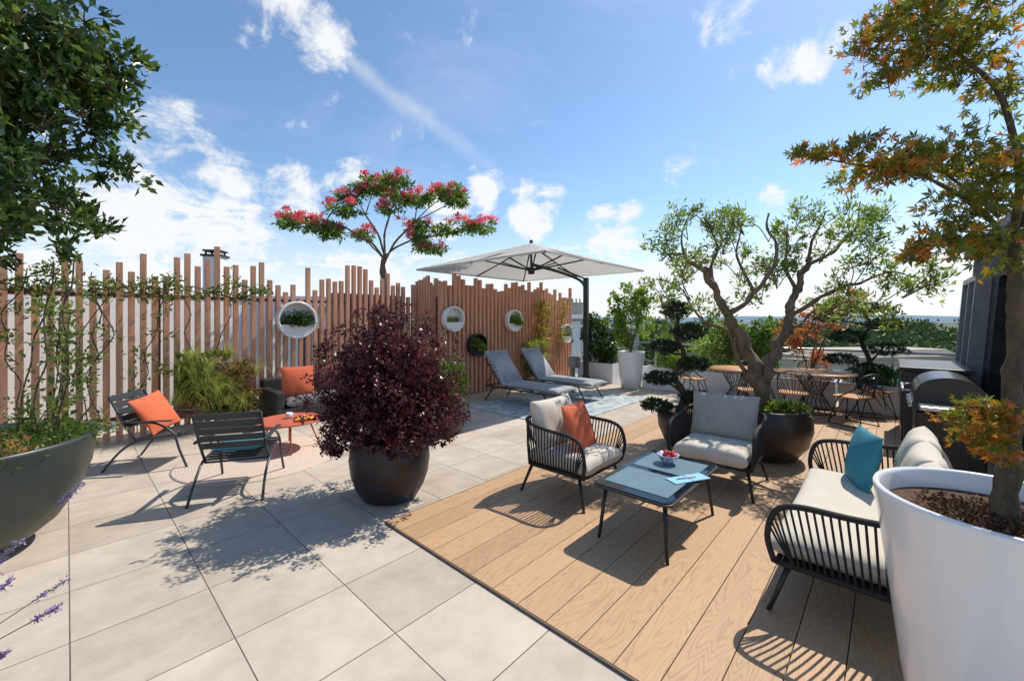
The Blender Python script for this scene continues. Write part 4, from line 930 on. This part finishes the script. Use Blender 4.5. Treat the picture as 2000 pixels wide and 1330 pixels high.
# ------------------------------------------------------------ camera, light, sky
cam=bpy.data.cameras.new('camera'); co=bpy.data.objects.new('camera',cam); col.objects.link(co)
cam.sensor_width=36; cam.lens=14.44; cam.shift_y=-.02; cam.clip_end=9000; cam.clip_start=.05
co.location=(0,0,1.7); co.rotation_euler=(R(90),0,0); scene.camera=co
EL=R(53); hx,hy=.81,.586
dv=Vector((hx*math.cos(EL),hy*math.cos(EL),math.sin(EL)))
sl=bpy.data.lights.new('sun','SUN'); sl.energy=4.9; sl.angle=R(.5); sl.color=(1,.93,.82)
so=bpy.data.objects.new('sun',sl); col.objects.link(so); so.rotation_euler=dv.to_track_quat('Z','Y').to_euler(); so.location=(0,0,30)
w=bpy.data.worlds.new('World'); scene.world=w; w.use_nodes=True; N=w.node_tree.nodes; L=w.node_tree.links
bg=N['Background']; sky=N.new('ShaderNodeTexSky'); sky.sky_type='NISHITA'; sky.sun_disc=False; sky.sun_elevation=EL; sky.sun_rotation=math.atan2(hx,hy); sky.air_density=1.0; sky.dust_density=.4; sky.ozone_density=2.2
tc=N.new('ShaderNodeTexCoord'); sp=N.new('ShaderNodeSeparateXYZ'); L.new(tc.outputs['Generated'],sp.inputs[0])
zz=math_(N,L,'ADD',math_(N,L,'MAXIMUM',sp.outputs[2],0.0),.12)
cb=N.new('ShaderNodeCombineXYZ'); L.new(math_(N,L,'DIVIDE',sp.outputs[0],zz),cb.inputs[0]); L.new(math_(N,L,'DIVIDE',sp.outputs[1],zz),cb.inputs[1])
n1=N.new('ShaderNodeTexNoise'); n1.inputs['Scale'].default_value=1.7; n1.inputs['Detail'].default_value=14; n1.inputs['Roughness'].default_value=.66; n1.inputs['Distortion'].default_value=.6; L.new(cb.outputs[0],n1.inputs['Vector'])
n1b=N.new('ShaderNodeTexNoise'); n1b.inputs['Scale'].default_value=10; n1b.inputs['Detail'].default_value=12; n1b.inputs['Roughness'].default_value=.64; n1b.inputs['Distortion'].default_value=.4; L.new(tc.outputs['Generated'],n1b.inputs['Vector'])
dens=math_(N,L,'ADD',math_(N,L,'MULTIPLY',n1.outputs['Fac'],.6),math_(N,L,'MULTIPLY',n1b.outputs['Fac'],.6))
dens=math_(N,L,'SUBTRACT',dens,.10)
def dirn(u,v): return Vector((u-1000,802,625-v)).normalized()
add=None
for (u,v,rad,s) in ((330,240,5,.15),(385,285,3.5,.14),(620,70,5,.19),(540,0,7,.17),(1040,400,6,.22),(960,380,5,.16),(1590,95,4,.15),(1530,125,3,.12),(1400,0,8,.13),(680,360,4,.17),(440,390,8,.17),(320,340,6,.18),(880,415,5,.15),(1510,383,2.4,.22),(1200,440,6,.12),(250,395,6,.16),(550,400,6,.16)):
    d=dirn(u,v); dp=N.new('ShaderNodeVectorMath'); dp.operation='DOT_PRODUCT'; dp.inputs[1].default_value=d; L.new(tc.outputs['Generated'],dp.inputs[0])
    mr=N.new('ShaderNodeMapRange'); mr.interpolation_type='SMOOTHSTEP'; mr.inputs[1].default_value=math.cos(R(rad)); mr.inputs[2].default_value=1; mr.inputs[4].default_value=s; L.new(dp.outputs['Value'],mr.inputs[0])
    add=mr.outputs[0] if add is None else math_(N,L,'MAXIMUM',add,mr.outputs[0])
lo=N.new('ShaderNodeMapRange'); lo.interpolation_type='SMOOTHSTEP'; lo.inputs[1].default_value=.28; lo.inputs[2].default_value=.05; lo.inputs[3].default_value=0; lo.inputs[4].default_value=.22; L.new(sp.outputs[2],lo.inputs[0])
dens=math_(N,L,'ADD',math_(N,L,'ADD',dens,add),lo.outputs[0])
cl=N.new('ShaderNodeMapRange'); cl.interpolation_type='SMOOTHSTEP'; cl.inputs[1].default_value=.58; cl.inputs[2].default_value=.74; L.new(dens,cl.inputs[0])
dp=N.new('ShaderNodeVectorMath'); dp.operation='DOT_PRODUCT'; dp.inputs[1].default_value=Vector((-.58,.2555,-.773)); L.new(tc.outputs['Generated'],dp.inputs[0])
n2=N.new('ShaderNodeTexNoise'); n2.inputs['Scale'].default_value=9; n2.inputs['Detail'].default_value=9; n2.inputs['Roughness'].default_value=.65; L.new(tc.outputs['Generated'],n2.inputs['Vector'])
ds=math_(N,L,'ABSOLUTE',math_(N,L,'ADD',dp.outputs['Value'],math_(N,L,'MULTIPLY',math_(N,L,'SUBTRACT',n2.outputs['Fac'],.5),.05)))
st=N.new('ShaderNodeMapRange'); st.interpolation_type='SMOOTHSTEP'; st.inputs[1].default_value=.028; st.inputs[2].default_value=0; st.inputs[3].default_value=0; st.inputs[4].default_value=.42; L.new(ds,st.inputs[0])
up=N.new('ShaderNodeMapRange'); up.interpolation_type='SMOOTHSTEP'; up.inputs[1].default_value=.22; up.inputs[2].default_value=.55; L.new(sp.outputs[2],up.inputs[0])
dirm=math_(N,L,'GREATER_THAN',sp.outputs[1],0.0)
stv=math_(N,L,'MULTIPLY',math_(N,L,'MULTIPLY',st.outputs[0],math_(N,L,'MULTIPLY',up.outputs[0],dirm)),math_(N,L,'MULTIPLY',n2.outputs['Fac'],1.5))
wisp=N.new('ShaderNodeTexNoise'); wisp.inputs['Scale'].default_value=.8; wisp.inputs['Detail'].default_value=10; wisp.inputs['Roughness'].default_value=.6; wisp.inputs['Distortion'].default_value=1.2; L.new(cb.outputs[0],wisp.inputs['Vector'])
wv=N.new('ShaderNodeMapRange'); wv.inputs[1].default_value=.48; wv.inputs[2].default_value=.85; wv.inputs[4].default_value=.32; L.new(wisp.outputs['Fac'],wv.inputs[0])
hz=N.new('ShaderNodeMapRange'); hz.interpolation_type='SMOOTHSTEP'; hz.inputs[1].default_value=.28; hz.inputs[2].default_value=0; hz.inputs[3].default_value=0; hz.inputs[4].default_value=.75; L.new(sp.outputs[2],hz.inputs[0])
fac=math_(N,L,'MINIMUM',math_(N,L,'MAXIMUM',math_(N,L,'ADD',math_(N,L,'MAXIMUM',cl.outputs[0],stv),wv.outputs[0]),hz.outputs[0]),.97)
hs_=N.new('ShaderNodeMixRGB'); hs_.blend_type='MULTIPLY'; hs_.inputs[0].default_value=1; hs_.inputs[2].default_value=(1.02,1.12,1.16,1); L.new(sky.outputs[0],hs_.inputs[1])
mx=N.new('ShaderNodeMixRGB'); L.new(fac,mx.inputs[0]); L.new(hs_.outputs[0],mx.inputs[1]); mx.inputs[2].default_value=(6.4,6.5,6.6,1)
L.new(mx.outputs[0],bg.inputs['Color']); bg.inputs['Strength'].default_value=.15
scene.view_settings.view_transform='Standard'; scene.view_settings.look='None'; scene.view_settings.exposure=0
